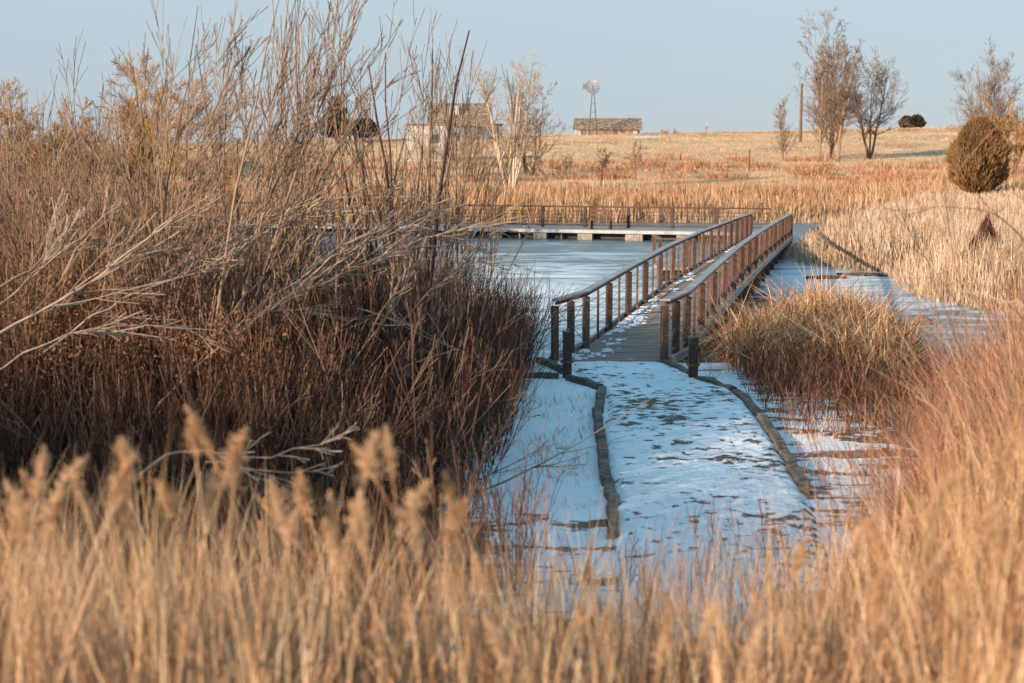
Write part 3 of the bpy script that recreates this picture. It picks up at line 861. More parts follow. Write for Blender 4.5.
g_ = ground(252, 178); e = empty('field_shed', g_, 'tiny teal shed standing in the snow patch beyond the pond', 'shed')
gable('wall', e, 1.3, 1.2, 1.0, .35, M['teal'], M['galv'], over=.1, thick=.05, z0=-.3)
MB().box((0.1, -.62, .45), (.5, .04, .9)).build('door', M['darkglass'], e)

# utility pole
D = 190; ux = (797.5 - 512) * D / F; uz = hz(ux, D); ut = 4.5 + (150 - 86) * D / F
e = empty('utility_pole', (ux, D, uz), 'tall plain brown utility pole rising from the hill crest', 'pole')
MB().tube((0, 0, -.5), (0, 0, ut - uz), .21, .15, n=10).build('pole', M['woodpost'], e)
MB().tube((0, 0, ut - uz), (0, 0, ut - uz + .08), .17, .1, n=10).build('cap', M['galv'], e)
for px, D, h_, lab in ((704.5, 262, 1.9, 'small white topped marker post alone on the bare crest'),):
    x_ = (px - 512) * D / F; z_ = hz(x_, D); e = empty('marker_post', (x_, D, z_), lab, 'post')
    MB().box((0, 0, .5), (.28, .28, 1.3)).build('post', M['redboard'], e); MB().box((0, 0, 1.5), (.34, .34, .7)).build('cap', M['white'], e)
for px, py, h_, lab in ((749, 171, 1.9, 'thin grey fence post in the tall grass of the slope'),):
    g_ = ground(px, py); e = empty('fence_post', g_, lab, 'post')
    MB().tube((0, 0, -.3), (0, 0, h_), .07, .06, n=7).build('post', M['woodpost'], e); MB().tube((0, 0, h_), (0, 0, h_ + .05), .075, n=7).build('cap', M['galv'], e)

# ------------------------------------------------------------------ trees on the hill
def tree_at(px, py, **k):
    g_ = ground(px, py); return g_


T = 'bare trees on the hill'
g_ = ground(833, 161); hh = (161 - 27) * g_[1] / F
woody('cottonwood_tree', g_, 'tallest bare many stemmed tree on the hill, beside the utility pole', 'tree', 7, hh * .96, .15, spread=.13, up=.035, wob=.03,
      fork=((18, .10, .99, 36, .36), (10, .1, 1, 36, .45), (6, .1, 1, 36, .5)), minr=.0125, group=T, base_r=1.8, mats=('twig', 'twig'))
g_ = ground(870, 159); hh = (159 - 66) * g_[1] / F
woody('cottonwood_tree', g_, 'spreading bare tree with a dark trunk, right beside the tallest one', 'tree', 3, hh * .95, .17, spread=.28, up=.04, wob=.08,
      fork=((15, .2, .98, 46, .55), (10, .15, 1, 38, .48), (6, .1, 1, 38, .5)), minr=.0115, group=T, base_r=.3, mats=('bark', 'twig'))
g_ = ground(786, 161); hh = (161 - 98) * g_[1] / F
woody('cottonwood_tree', g_, 'small thin bare tree just in front of the utility pole', 'tree', 4, hh, .08, spread=.14, up=.06, wob=.05,
      fork=((12, .12, .95, 32, .34), (7, .1, 1, 34, .45), (4, .1, 1, 34, .5)), minr=.009, group=T, base_r=.8, mats=('twig', 'twig'))
for px, py, top, lab in ((600, 186, 150, 'leafless sapling on the far bank, leftmost of two below the barn'), (636, 181, 140, 'leafless sapling with a round twig crown below the barn')):
    g_ = ground(px, py); hh = (py - top) * g_[1] / F
    woody('sapling', g_, lab, 'sapling', 2, hh, .05, spread=.15, up=.03, wob=.08, fork=((9, .3, .95, 45, .5), (5, .2, 1, 34, .5), (4, .2, 1, 34, .5)), minr=.012, group='saplings on the far bank', base_r=.1, mats=('bark', 'twig'))

# pale trees behind the platform
T2 = 'pale barked trees behind the platform'
g_ = ground(512, 196); hh = (196 - 62) * g_[1] / F
woody('pale_tree', g_, 'slender pale barked bare tree leaning away from the barn, behind the platform', 'tree', 3, hh * 1.08, .13, spread=.07, up=.03, wob=.04, lean=(-.16, 0),
      fork=((12, .25, .98, 34, .30), (8, .15, 1, 38, .45), (5, .1, 1, 36, .5)), minr=.007, group=T2, base_r=.3, mats=('bark_pale', 'twig_pale'), az=[180, 150, 20])
g_ = ground(508, 193); hh = (193 - 60) * g_[1] / F
woody('pale_tree', g_ + [0.2, 1.5, 0], 'pale barked bare tree leaning towards the barn with a dense twiggy crown', 'tree', 4, hh * 1.05, .12, spread=.09, up=.05, wob=.04, lean=(.12, 0),
      fork=((14, .2, .98, 36, .30), (9, .1, 1, 38, .45), (6, .1, 1, 36, .5)), minr=.007, group=T2, base_r=.3, mats=('bark_pale', 'twig_pale'), az=[0, 20, 330, 190])
g_ = ground(530, 176); hh = (176 - 100) * g_[1] / F
woody('twiggy_tree', g_, 'short dense brown crowned tree between the farmhouse and the barn', 'tree', 5, hh, .12, spread=.22, up=.05, wob=.08,
      fork=((9, .2, 1, 35, .45), (7, .2, 1, 35, .45), (6, .1, 1, 40, .4)), minr=.015, base_r=.4, mats=('bark', 'twig'))
g_ = ground(472, 182); hh = (182 - 120) * g_[1] / F
woody('brush_bush', g_, 'wide tangled bare bush hiding the foot of the farmhouse', 'bush', 12, hh, .05, spread=.6, up=.03, wob=.12,
      fork=((7, .1, 1, 40, .5), (6, .1, 1, 40, .5)), minr=.014, base_r=1.0, mats=('bark', 'twig'), part=('stem', 'twigs'))
g_ = ground(440, 178)
woody('brush_bush', g_, 'tall tangled bare bush in front of the white hut', 'bush', 12, (178 - 118) * g_[1] / F, .05, spread=.35, up=.03, wob=.10,
      fork=((9, .1, 1, 36, .45), (7, .1, 1, 36, .5)), minr=.012, base_r=1.2, mats=('bark', 'twig_pale'), part=('stem', 'twigs'))
g_ = ground(550, 176)
woody('brush_bush', g_, 'low grey tangled bush beside the short brown crowned tree', 'bush', 12, 2.2, .04, spread=.9, up=.03, wob=.15,
      fork=((7, .1, 1, 40, .5), (6, .1, 1, 40, .5)), minr=.014, base_r=1.5, mats=('bark', 'twig'), part=('stem', 'twigs'))


# evergreens
def evergreen(name, loc, h, w, label, mat, n=5000, cat='tree', group=None, shape='egg', bl=.22, trunk_h=.5, upw=.7, bw=.05):
    e = empty(name, loc, label, cat, group)
    MB().tube((0, 0, -.2), (0, 0, h * .6), w * .07, w * .03, n=8).build('trunk', M['bark'], e)
    u = rng.uniform(0, 1, n); th = rng.uniform(0, 2 * np.pi, n)
    if shape == 'egg':
        prof = np.sin(np.pi * np.clip(u, 0, 1) ** 0.72) ** 0.62
    else:
        prof = np.clip(1 - u, 0, 1) ** .7 * np.clip(u * 8, 0, 1) ** .5 * (0.8 + .3 * np.sin(u * 22))
    lob = 0.62 + 0.42 * vnoise(th * 1.9 + 5, u * 5, int(h * 10)) + .30 * vnoise(th * 5.1, u * 11, 3)
    r = w / 2 * prof * lob * rng.uniform(.3, 1, n) ** .35 * np.where(rng.uniform(0, 1, n) < .06, rng.uniform(1.0, 1.18, n), 1)
    P0 = np.stack([np.cos(th) * r, np.sin(th) * r, trunk_h + u * (h - trunk_h)], 1)
    d = np.stack([np.cos(th), np.sin(th), np.full(n, upw)], 1) + rng.normal(0, .35, (n, 3)); d = unit(d)
    P = P0[:, None, :] + d[:, None, :] * (np.linspace(0, 1, 3)[None, :, None] * bl * rng.uniform(.6, 1.4, n)[:, None, None])
    S = unit(np.cross(d, rng.normal(0, 1, (n, 3)))) * bw
    W_ = np.array([.5, 1, .15])[None, :, None] * S[:, None, :]
    V = np.stack([P - W_, P + W_], 2).reshape(-1, 3)
    b0 = (np.arange(n) * 6)[:, None] + (np.arange(2) * 2)[None]
    Q = np.stack([b0, b0 + 1, b0 + 3, b0 + 2], -1).reshape(-1, 4)
    rr = np.repeat(np.clip(rng.uniform(0, 1, n) * .6 + vnoise(th * 3, u * 9, 4) * .5, 0, 1), 6)
    link('crown', quads_mesh('crown', V, Q, rr), M[mat], e)
    return e


g_ = np.array([(974 - 512) * 80 / F, 80, 0]); g_[2] = hz(g_[0], 80)
evergreen('juniper_bush', g_, (194 - 121) * g_[1] / F, 53 * g_[1] / F, 'dense egg shaped brown green juniper on the reedy bank', 'juniper', n=42000, cat='juniper', bl=.30, trunk_h=.15, bw=.022, upw=1.8)
D = 235
for px, top, bot, wpx, lab, nm in ((338, 99, 139, 27, 'dark ragged conifer on the crest beside a smaller one', 'conifer_tree'), (366, 121, 139, 18, 'small round rusty conifer on the crest beside a taller one', 'conifer_tree')):
    x_ = (px - 512) * D / F; z_ = hz(x_, D)
    evergreen(nm, (x_, D, z_), (bot - top) * D / F + .5, wpx * D / F * 1.15, lab, 'evergreen', n=5000, shape='cone' if px < 350 else 'egg', bl=.7, trunk_h=.8, bw=.14, group='far evergreens')
D = 300
for px, top, bot, wpx, lab in ((912, 117, 130, 12, 'dark round evergreen at the crest, right one of a touching pair'), (902, 118, 130, 9, 'brownish round evergreen at the crest, left one of a touching pair')):
    x_ = (px - 512) * D / F; z_ = 4.5 + (150 - bot) * D / F
    evergreen('round_evergreen', (x_, D, z_ - .3), (bot - top) * D / F + .3, wpx * D / F * 1.2, lab, 'evergreen', n=3000, bl=.5, trunk_h=.4, bw=.12, group='far evergreens')
for px, D, top, lab in ((668, 255, 131, 'low grey brush clump on the crest just past the barn'), (951, 240, 124, 'low orange brush clump on the crest left of the juniper')):
    x_ = (px - 512) * D / F; z_ = hz(x_, D)
    woody('brush_clump', (x_, D, z_), lab, 'bush', 10, max(4.5 + (150 - top) * D / F - z_, 1.2), .05, spread=1.0, up=.02, wob=.12, fork=((6, .1, 1, 45, .5), (5, .1, 1, 40, .5)), minr=.02, base_r=1.2, mats=('bark', 'twig_gold'), part=('stem', 'twigs'))

# tree behind the juniper + orange tree at far right
g_ = at(988, 128, 118); z_ = hz(g_[0], g_[1])
woody('bare_tree', (g_[0], g_[1], z_), 'upright pale bare tree rising behind the juniper', 'tree', 8, 4.5 + (150 - 66) * 118 / F - z_, .09, spread=.13, up=.05, wob=.05,
      fork=((14, .15, .98, 34, .4), (9, .1, 1, 34, .48), (5, .1, 1, 34, .5)), minr=.008, base_r=.8, mats=('twig', 'twig'))
g_ = at(1012, 128, 112); z_ = hz(g_[0], g_[1])
woody('golden_willow', (g_[0], g_[1], z_), 'orange twigged round willow at the edge of the view behind the juniper', 'tree', 7, 4.5 + (150 - 104) * 112 / F - z_, .10, spread=.35, up=.04, wob=.08,
      fork=((9, .25, 1, 35, .45), (8, .2, 1, 30, .45), (5, .2, 1, 30, .5)), minr=.015, base_r=.4, mats=('bark', 'twig_gold'), group='golden willows')

# golden willows beyond the thicket
for px, D, top, sp, lab, ns in ((150, 62, 68, .42, 'broad golden crowned willow beyond the thicket, the largest of the row', 7), (78, 64, 96, .4, 'dark limbed golden willow left of the largest one', 4),
                                (28, 66, 74, .22, 'narrow golden willow second from the edge of the view', 3), (2, 60, 72, .25, 'golden willow cut off by the edge of the view', 4), (95, 72, 90, .35, 'dark twigged willow between two golden ones', 4)):
    x_ = (px - 512) * D / F; z_ = hz(x_, D); hh = 4.5 + (150 - top) * D / F - z_
    woody('golden_willow', (x_, D, z_), lab, 'tree', ns, hh * (1.0 if px == 150 else .80), .13, spread=sp, up=.03, wob=.09,
          fork=((12, .35, 1, 40, .45), (11, .2, 1, 36, .5), (7, .1, 1, 32, .6)), minr=.009, base_r=.35, mats=('bark', 'twig_gold'), group='golden willows')

# ------------------------------------------------------------------ near willow shrubs on the left
W = 'tall willow shrubs in the thicket'


def shrub(px, Yd, top, label, stems, r0, spread, mats=('willow', 'twig'), lean=(0, 0), up=.05, wob=.05, fork=None, name='willow_shrub', base_r=.4, az=None, hf=1.0, side=None, minr=.0042, lj=.3):
    x_ = (px - 512) * Yd / F; z_ = hz(x_, Yd); z_ = max(z_, 0.0)
    hh = 4.5 + (150 - top) * Yd / F - z_
    return woody(name, (x_, Yd, z_), label, 'shrub', stems, hh * hf, r0, spread=spread, up=up, wob=wob, fork=fork or ((7, .25, .95, 17, .5), (6, .2, 1, 17, .5)),
                 minr=minr, base_r=base_r, mats=mats, part=('stem', 'twigs'), group=W, lean=lean, az=az, side=side, lj=lj, sides=5)


shrub(192, 15.5, -2, 'tallest willow with a pale straight stem and fine branches sweeping to one side', 7, .032, .16, lean=(.10, 0), side=np.array([.02, 0, 0]), fork=((8, .3, .98, 22, .42), (7, .2, 1, 18, .5), (2, .2, .9, 16, .5)))
shrub(150, 16.5, 95, 'leaning willow with dark slanting stems next to the tallest one', 7, .030, .28, lean=(-.25, 0), mats=('willow_dark', 'twig'))
shrub(285, 19, 22, 'upright tan willow with close parallel stems near the gap of sky', 10, .030, .10, up=.07, base_r=.5, mats=('willow', 'twig'), fork=((6, .25, .98, 17, .42), (5, .15, 1, 17, .5)))
shrub(325, 18.5, 35, 'willow with a thick curving stem that leans over the tan one', 5, .038, .18, lean=(-.08, 0), fork=((8, .3, .98, 18, .42), (6, .15, 1, 18, .5)))
shrub(372, 20, 60, 'light fine twigged willow in front of the conifers', 7, .022, .12, fork=((6, .25, .98, 17, .42), (5, .15, 1, 17, .5)))
shrub(404, 18, 35, 'thick dark stemmed willow with broken tops near the pond edge', 8, .048, .07, lean=(-.03, 0), mats=('willow_dark', 'willow'), lj=.45, fork=((4, .35, .95, 20, .35), (4, .2, 1, 22, .5)))
shrub(412, 19, 62, 'forked willow with two long bare wands next to the pond edge', 4, .035, .13, mats=('willow_dark', 'twig'), lean=(-.04, 0), lj=.1, fork=((3, .4, .98, 20, .3), (5, .2, 1, 22, .5)))
shrub(60, 17, 128, 'bushy brown willow near the edge of the thicket', 10, .022, .22, mats=('willow', 'twig'))
shrub(10, 18, 105, 'fine wispy willow at the very edge of the view', 9, .020, .15, mats=('willow', 'twig'))
shrub(110, 20, 115, 'grey brown willow behind the leaning one', 10, .022, .18, mats=('willow', 'twig'))
shrub(240, 21, 95, 'thin sparse willow between the tallest one and the tan one', 7, .02, .14, mats=('willow_dark', 'twig'))
shrub(436, 19.5, 85, 'fine brown willow half hiding the white hut', 10, .022, .10, mats=('willow', 'twig'), base_r=.5)
shrub(452, 22, 170, 'low willow bush closest to the frozen pond', 8, .014, .25, mats=('willow_dark', 'redstem'), lj=.4, lean=(-.1, 0), fork=((5, .3, .95, 20, .4), (4, .2, 1, 20, .5)))
shrub(222, 17, 140, 'short dark willow below the sweeping branches', 9, .025, .3, mats=('willow_dark', 'twig'))


# pale dead branches laid over the thicket
def dead_branch(name, pts_px, Y0, Y1, r0, label, nchild=9, ang=22, lf=.45, mats='greywood', lev2=4, cat='branch', side=None, tmin=.25, r1=.25, minr=.006, up=.0):
    n = len(pts_px); Ys = np.linspace(Y0, Y1, n)
    P = np.array([at(px, py, y_) for (px, py), y_ in zip(pts_px, Ys)])
    # resample
    k = 12; t = np.linspace(0, n - 1, k); i = np.minimum(t.astype(int), n - 2); f = (t - i)[:, None]
    P = P[i] * (1 - f) + P[i + 1] * f
    P[1:-1] += rng.normal(0, .012, (k - 2, 3))
    c = P[0].copy(); P = (P - c)[None]
    R = r0 * .78 * (1 - (1 - r1) * np.linspace(0, 1, k))[None]
    L = np.linalg.norm(P[0, -1] - P[0, 0])
    e = empty(name, c, label, cat, None)
    V, Q, r_ = tubes(P, R, 6); link('limb', quads_mesh('limb', V, Q, r_, True), M[mats], e)
    P1, R1, L1 = spawn(P, R, np.array([L]), nchild, tmin, .95, ang, lf, rf=.6, k=6, wob=.07, up=up, side=side)
    P2, R2, L2 = spawn(P1, R1, L1, lev2, .2, .95, ang, .45, rf=.6, k=5, wob=.07, up=up, side=side)
    V, Q, r_ = merge([tubes(P1, np.maximum(R1, minr), 4), tubes(P2, np.maximum(R2, minr * .8), 3)])
    link('twigs', quads_mesh('twigs', V, Q, r_), M[mats], e)


dead_branch('dead_branch', [(118, 450), (200, 365), (268, 300), (350, 238)], 14.5, 15.5, .022, 'long pale dead branch slanting up through the middle of the thicket', 9, 16, .42)
dead_branch('dead_branch', [(255, 318), (310, 290), (370, 262), (430, 235), (500, 222)], 15.2, 16.5, .024, 'pale dead limb fanning into fine twigs in front of the pond ice', 12, 20, .40)
dead_branch('dead_branch', [(180, 330), (205, 290), (240, 245), (300, 215), (345, 205)], 15.5, 16, .022, 'arching pale limb with twigs combed to one side above the dark thicket', 12, 20, .42)
dead_branch('dead_branch', [(-20, 345), (30, 318), (90, 285), (150, 235), (178, 212)], 13.5, 14.5, .022, 'pale fanned dead limb reaching in over the rust coloured leaves', 12, 20, .45)
dead_branch('dead_branch', [(-20, 300), (40, 262), (60, 210), (76, 168)], 14, 15, .022, 'bleached straight broken limb sticking up near the thicket edge', 3, 18, .3)
dead_branch('dead_branch', [(-20, 380), (60, 335), (130, 322), (215, 330)], 13, 13.5, .012, 'thin pale limb lying almost level under the fanned ones', 6, 22, .4)
dead_branch('driftwood_branch', [(140, 475), (165, 453), (200, 450), (240, 462), (290, 452), (342, 437)], 9.8, 9.8, .016, 'bleached forked branch lying across the dark thicket above the plumed grass', 8, 28, .38, mats='palewood', lev2=3, minr=.005, tmin=.45)
dead_branch('dead_branch', [(205, 462), (250, 470), (300, 472), (335, 470)], 9.8, 10, .010, 'small bleached twig just under the forked branch', 5, 22, .35, mats='palewood', lev2=2, minr=.004)
dead_branch('dead_branch', [(215, 250), (260, 222), (330, 200), (420, 195)], 16, 17, .016, 'fine pale limb arching over behind the combed one', 9, 20, .42)
dead_branch('dead_branch', [(560, 395), (470, 340), (430, 330), (360, 352)], 17, 15, .012, 'thin grey twig drooping at the pond side of the thicket', 6, 30, .35) if False else None
dead_branch('dead_branch', [(500, 378), (450, 345), (400, 320), (330, 318)], 17.5, 16, .012, 'thin grey limb bowed over the dark lower thicket', 8, 30, .4)

for pts_, y0_, y1_, r_0, nc_, lab_ in (
        ([(150, 300), (185, 262), (225, 232), (290, 212)], 15.8, 16.4, .016, 16, 'grey limb with many fine twigs just above the combed one'),
        ([(225, 345), (270, 308), (320, 275), (385, 262)], 15.0, 15.8, .018, 16, 'bleached limb branching low across the middle of the thicket'),
        ([(300, 300), (345, 258), (395, 225), (455, 205)], 15.6, 16.4, .018, 16, 'pale limb with a fine spray beside the dark stemmed willow'),
        ([(-20, 322), (25, 285), (70, 245), (120, 205)], 13.8, 14.4, .018, 16, 'greyish fan of dead twigs highest at the edge of the view'),
        ([(40, 355), (90, 318), (140, 290), (215, 268)], 14.2, 14.8, .018, 16, 'tan dead limb spreading just over the rust coloured leaves'),
        ([(330, 395), (365, 345), (400, 300), (415, 262)], 15.6, 16.4, .014, 10, 'slim upright dead limb below the forked willow'),
        ([(60, 300), (110, 262), (150, 250), (230, 262)], 14.6, 15.2, .014, 14, 'drooping grey spray between the two fanned limbs'),
        ([(395, 330), (430, 290), (470, 262), (512, 258)], 17.0, 17.6, .013, 12, 'thin pale limb pointing at the bridge over the pond edge of the thicket')):
    dead_branch('dead_branch', pts_, y0_, y1_, r_0, lab_, nc_, 22, .46, lev2=6, minr=.005, up=.01)

# rust leaves hanging in the thicket
n = 1500
c = np.array([at(px, py, y_) for px, py, y_ in ((95, 300, 15), (190, 345, 14.6), (60, 350, 14.2), (150, 290, 15.4), (30, 300, 15), (215, 335, 14.8))])
w_ = rng.integers(0, len(c), n); P0 = c[w_] + rng.normal(0, 1, (n, 3)) * [.35, .3, .16]
V, Q, r_, _ = blades(P0, rng.uniform(.04, .08, n), .03, 1.0, .9, 2)
tag(link('hanging_leaves', quads_mesh('hanging_leaves', V, Q, r_), M['leaf_rust']), 'rust coloured dead leaves hanging inside the thicket', 'leaves', kind='stuff')


# ------------------------------------------------------------------ thicket (stuff)
def scatter(n, x0, x1, y0, y1, ok, invy=False):
    out = []; tot = 0
    while tot < n:
        x = rng.uniform(x0, x1, n * 2)
        y = 1 / rng.uniform(1 / y1, 1 / y0, n * 2) if invy else rng.uniform(y0, y1, n * 2)
        k = ok(x, y); out.append(np.stack([x[k], y[k]], 1)); tot += k.sum()
        if k.sum() == 0: break
    P = np.concatenate(out)[:n]
    return np.column_stack([P, height(P[:, 0], P[:, 1])])


def edge_x(y):  # right-hand edge of the thicket
    return np.interp(y, [4, 10, 12, 13.5, 15, 18, 21, 25, 28, 31], [-6.5, -4.6, -2.2, -1.2, -0.8, -0.5, -0.35, -0.1, -0.4, -2.5])


def in_thicket(x, y):
    return (x < edge_x(y) + (fbm(x * 0 + 3, y * .9, 2) - .5) * 1.2) & (x > -14 - 0 * y)


def stems(name, n, region, hmin, hmax, r, mat, label, children=3, spread=.22, ang=24, lf=.4, hfun=None, up=.05, lev2=0):
    P0 = scatter(n, *region) if name == 'branch_tangle' else scatter(n, *region)
    P0[:, 2] -= .05
    d = np.column_stack([rng.normal(0, spread, n), rng.normal(0, spread, n), np.ones(n)])
    L = rng.uniform(hmin, hmax, n)
    if hfun is not None: L = L * hfun(P0[:, 0], P0[:, 1])
    P, R = grow(P0, d, L, r * rng.uniform(.6, 1.3, n), 6, .07, up)
    parts = [tubes(P, np.maximum(R, .0038), 3)]
    P1, R1, L1 = spawn(P, R, L, children, .25, .95, ang, lf, k=4, wob=.08, up=up)
    parts.append(tubes(P1, np.maximum(R1, .003), 3))
    if lev2:
        P2, R2, L2 = spawn(P1, R1, L1, lev2, .2, .95, ang, .5, k=3, wob=.08, up=up)
        parts.append(tubes(P2, np.maximum(R2, .0026), 3))
    V, Q, r_ = merge(parts)
    return tag(link(name, quads_mesh(name, V, Q, r_), M[mat]), label, 'thicket', kind='stuff')


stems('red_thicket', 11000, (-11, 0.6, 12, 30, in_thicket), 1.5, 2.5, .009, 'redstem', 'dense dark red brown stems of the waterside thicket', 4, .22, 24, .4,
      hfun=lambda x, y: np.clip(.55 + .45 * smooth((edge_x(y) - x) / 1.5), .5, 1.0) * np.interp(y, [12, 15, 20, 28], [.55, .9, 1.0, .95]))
stems('tan_thicket', 5200, (-13, -1.5, 14.5, 30, lambda x, y: in_thicket(x, y) & (x < -1.8 - (y - 14) * .06)), 2.4, 3.7, .010, 'tanstem', 'tall tan and brown stems filling the upper thicket', 4, .16, 22, .38,
      hfun=lambda x, y: np.interp(x / y, [-.36, -.25, -.19, -.13, -.05], [1.05, .92, .72, .6, .5]))
stems('edge_thicket', 900, (-0.8, 1.0, 15, 27.5, lambda x, y: (x < edge_x(y) + .45)), .7, 1.9, .006, 'redstem', 'thin dark red shoots along the snowy edge of the thicket', 3, .3, 26, .45)
# thicket continues out of frame towards the camera side: it is what shades this place
stems('side_thicket', 2600, (-15, -4.5, 4, 13.5, lambda x, y: (x < edge_x(y) - .2) & (x < -0.42 * y - 1.2)), 2.0, 3.4, .012, 'tanstem', 'tall brown thicket stems beyond the edge of the view', 4, .2, 24, .4)
stems('branch_tangle', 560, (-9, 0.2, 13.5, 27, in_thicket), 1.2, 2.8, .013, 'willow', 'crossing grey brown branches tangled through the thicket', 5, .9, 26, .4, up=.03, lev2=3)
# low dead litter within the thicket
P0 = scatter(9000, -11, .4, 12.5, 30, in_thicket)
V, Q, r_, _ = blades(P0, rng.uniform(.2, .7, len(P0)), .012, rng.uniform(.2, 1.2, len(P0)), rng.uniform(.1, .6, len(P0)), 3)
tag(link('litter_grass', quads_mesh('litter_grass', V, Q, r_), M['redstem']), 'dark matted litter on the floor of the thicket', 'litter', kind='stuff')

# red shoots beside the path and in front of the reeds
stems('red_shoots', 700, (3.7, 6.2, 18.5, 24.5, lambda x, y: x > 3.7 + 0 * y), .35, .95, .005, 'redstem', 'thin red shoots in the snow beside the path and reeds', 3, .25, 24, .45)

# ------------------------------------------------------------------ reeds and grasses (stuff)
# cattail stand by the bridge


def clump_ok(x, y):
    d = sdf(x, y)
    e_ = ((x - 5.75) / 2.1) ** 2 + ((y - 27.0) / 5.2) ** 2 + (fbm(x, y, 12) - .5) * .9
    return (d > -.5) & (e_ < 1.0) & (x > 3.75 + np.clip(25.5 - y, 0, 9) * -.0) & ~((x < 3.42 + .2465 * (y - 26.9) + .35) & (y > 26)) & (x > 3.9) & (x < .285 * y)


P0 = scatter(9500, 3.6, 9.4, 21.3, 32.6, clump_ok)
n = len(P0); hx_ = 1.32 * (0.45 + 1.1 * fbm(P0[:, 0] * 1.1, P0[:, 1] * 1.1, 21)) * np.interp(P0[:, 1], [21, 23, 26, 32], [.55, .75, 1.1, 1.1])
V, Q, r_, _ = blades(P0 - [0, 0, .05], hx_ * rng.uniform(.5, 1.15, n), rng.uniform(.014, .038, n), np.where(rng.uniform(0, 1, n) < .3, rng.uniform(.6, 1.3, n), rng.uniform(.05, .6, n)), rng.uniform(0, .3, n), 6, kink=.55)
tag(link('cattail_stand', quads_mesh('cattail_stand', V, Q, r_), M['cattail']), 'brown bent cattail stand beside the bridge ramp', 'reeds', kind='stuff')
# tangle around its foot
P0 = scatter(3500, 3.9, 9.2, 20.5, 25.5, lambda x, y: (((x - 6.4) / 2.7) ** 2 + ((y - 23.4) / 2.0) ** 2 < 1) & (x > 3.9))
V, Q, r_, _ = blades(P0, rng.uniform(.3, .8, len(P0)), .009, rng.uniform(.1, .6, len(P0)), .1, 4)
tag(link('sedge_fringe', quads_mesh('sedge_fringe', V, Q, r_), M['redstem']), 'dark sedge fringe in front of the cattail stand', 'reeds', kind='stuff')

# right bank reeds


def rb(x, y):
    d = sdf(x, y); return (d > -.6) & (x > 9.6) & (y > 29) & (x < 0.40 * y + 3)


def rbh(P):
    return 0.55 + .6 * fbm(P[:, 0] * .35, P[:, 1] * .35, 44) + .6 * fbm(P[:, 0] * 1.4, P[:, 1] * 1.0, 45)


P0 = scatter(60000, 9.6, 40, 29, 92, rb, True); n = len(P0)
dd = sdf(P0[:, 0], P0[:, 1])
hgt = rbh(P0) * np.interp(P0[:, 1], [30, 36, 50, 90], [1.0, .85, .75, .62]) * rng.uniform(.5, 1.15, n)
hgt *= np.where((P0[:, 1] < 40) & (P0[:, 0] < 14.5), .7, 1)
hgt *= np.where(np.hypot(P0[:, 0] - 25.2, (P0[:, 1] - 76) * .5) < 3.2, .6, 1)
V, Q, r_, _ = blades(P0 - [0, 0, .05], hgt, rng.uniform(.012, .026, n) * np.clip(P0[:, 1] / 40, .9, 2), rng.uniform(.03, .35, n), rng.uniform(0, .12, n), 4, kink=.12)
tag(link('bank_reeds', quads_mesh('bank_reeds', V, Q, r_), M['reed_pale']), 'pale golden reeds covering the right hand bank', 'reeds', kind='stuff')
# far shore reeds
P0 = scatter(42000, -44, 46, 89, 103, lambda x, y: (sdf(x, y) > -.5) & (y < 101 + 3 * fbm(x * .1, y * .1, 5))); n = len(P0)
hh = (0.55 + 1.5 * fbm(P0[:, 0] * .3, P0[:, 1] * .4, 55)) * rng.uniform(.6, 1.1, n)
V, Q, r_, _ = blades(P0 - [0, 0, .05], hh, rng.uniform(.03, .06, n), rng.uniform(.02, .3, n), .05, 3, kink=.08)
tag(link('shore_reeds', quads_mesh('shore_reeds', V, Q, r_), M['reed']), 'band of tan cattails along the far shore of the pond', 'reeds', kind='stuff')
# russet grass belts on the far slope
P0 = scatter(34000, -50, 62, 102, 142, lambda x, y: fbm(x * .09, y * .2, 61) > .49); n = len(P0)
V, Q, r_, _ = blades(P0 - [0, 0, .05], rng.uniform(.3, 1.0, n) * np.clip((fbm(P0[:, 0] * .35, P0[:, 1] * .35, 62) - .3) * 3, .2, 1.4), rng.uniform(.03, .06, n), rng.uniform(.05, .7, n), .1, 3)
tag(link('slope_grass', quads_mesh('slope_grass', V, Q, r_), M['rust']), 'russet tall grass belts on the lower far slope', 'grass', kind='stuff')
# russet brush clumps on the far slope
cl = scatter(110, -45, 60, 103, 150, lambda x, y: fbm(x * .07, y * .12, 66) > .45); nb_ = 130
I = np.repeat(np.arange(len(cl)), nb_); rc = rng.uniform(.5, 1.6, len(cl)); th = rng.uniform(0, 2 * np.pi, len(I)); q_ = rng.uniform(0, 1, len(I)) ** .5
P0 = cl[I] + np.column_stack([np.cos(th) * q_ * rc[I] * 1.3, np.sin(th) * q_ * rc[I], np.zeros(len(I)) - .05])
V, Q, r_, _ = blades(P0, rc[I] * rng.uniform(.5, .95, len(I)) * (1.1 - .5 * q_), .05, q_ * .9, .1, 3, dirs=th)
tag(link('slope_brush', quads_mesh('slope_brush', V, Q, r_), M['brushrust']), 'low russet brush clumps dotting the far slope', 'brush', kind='stuff')
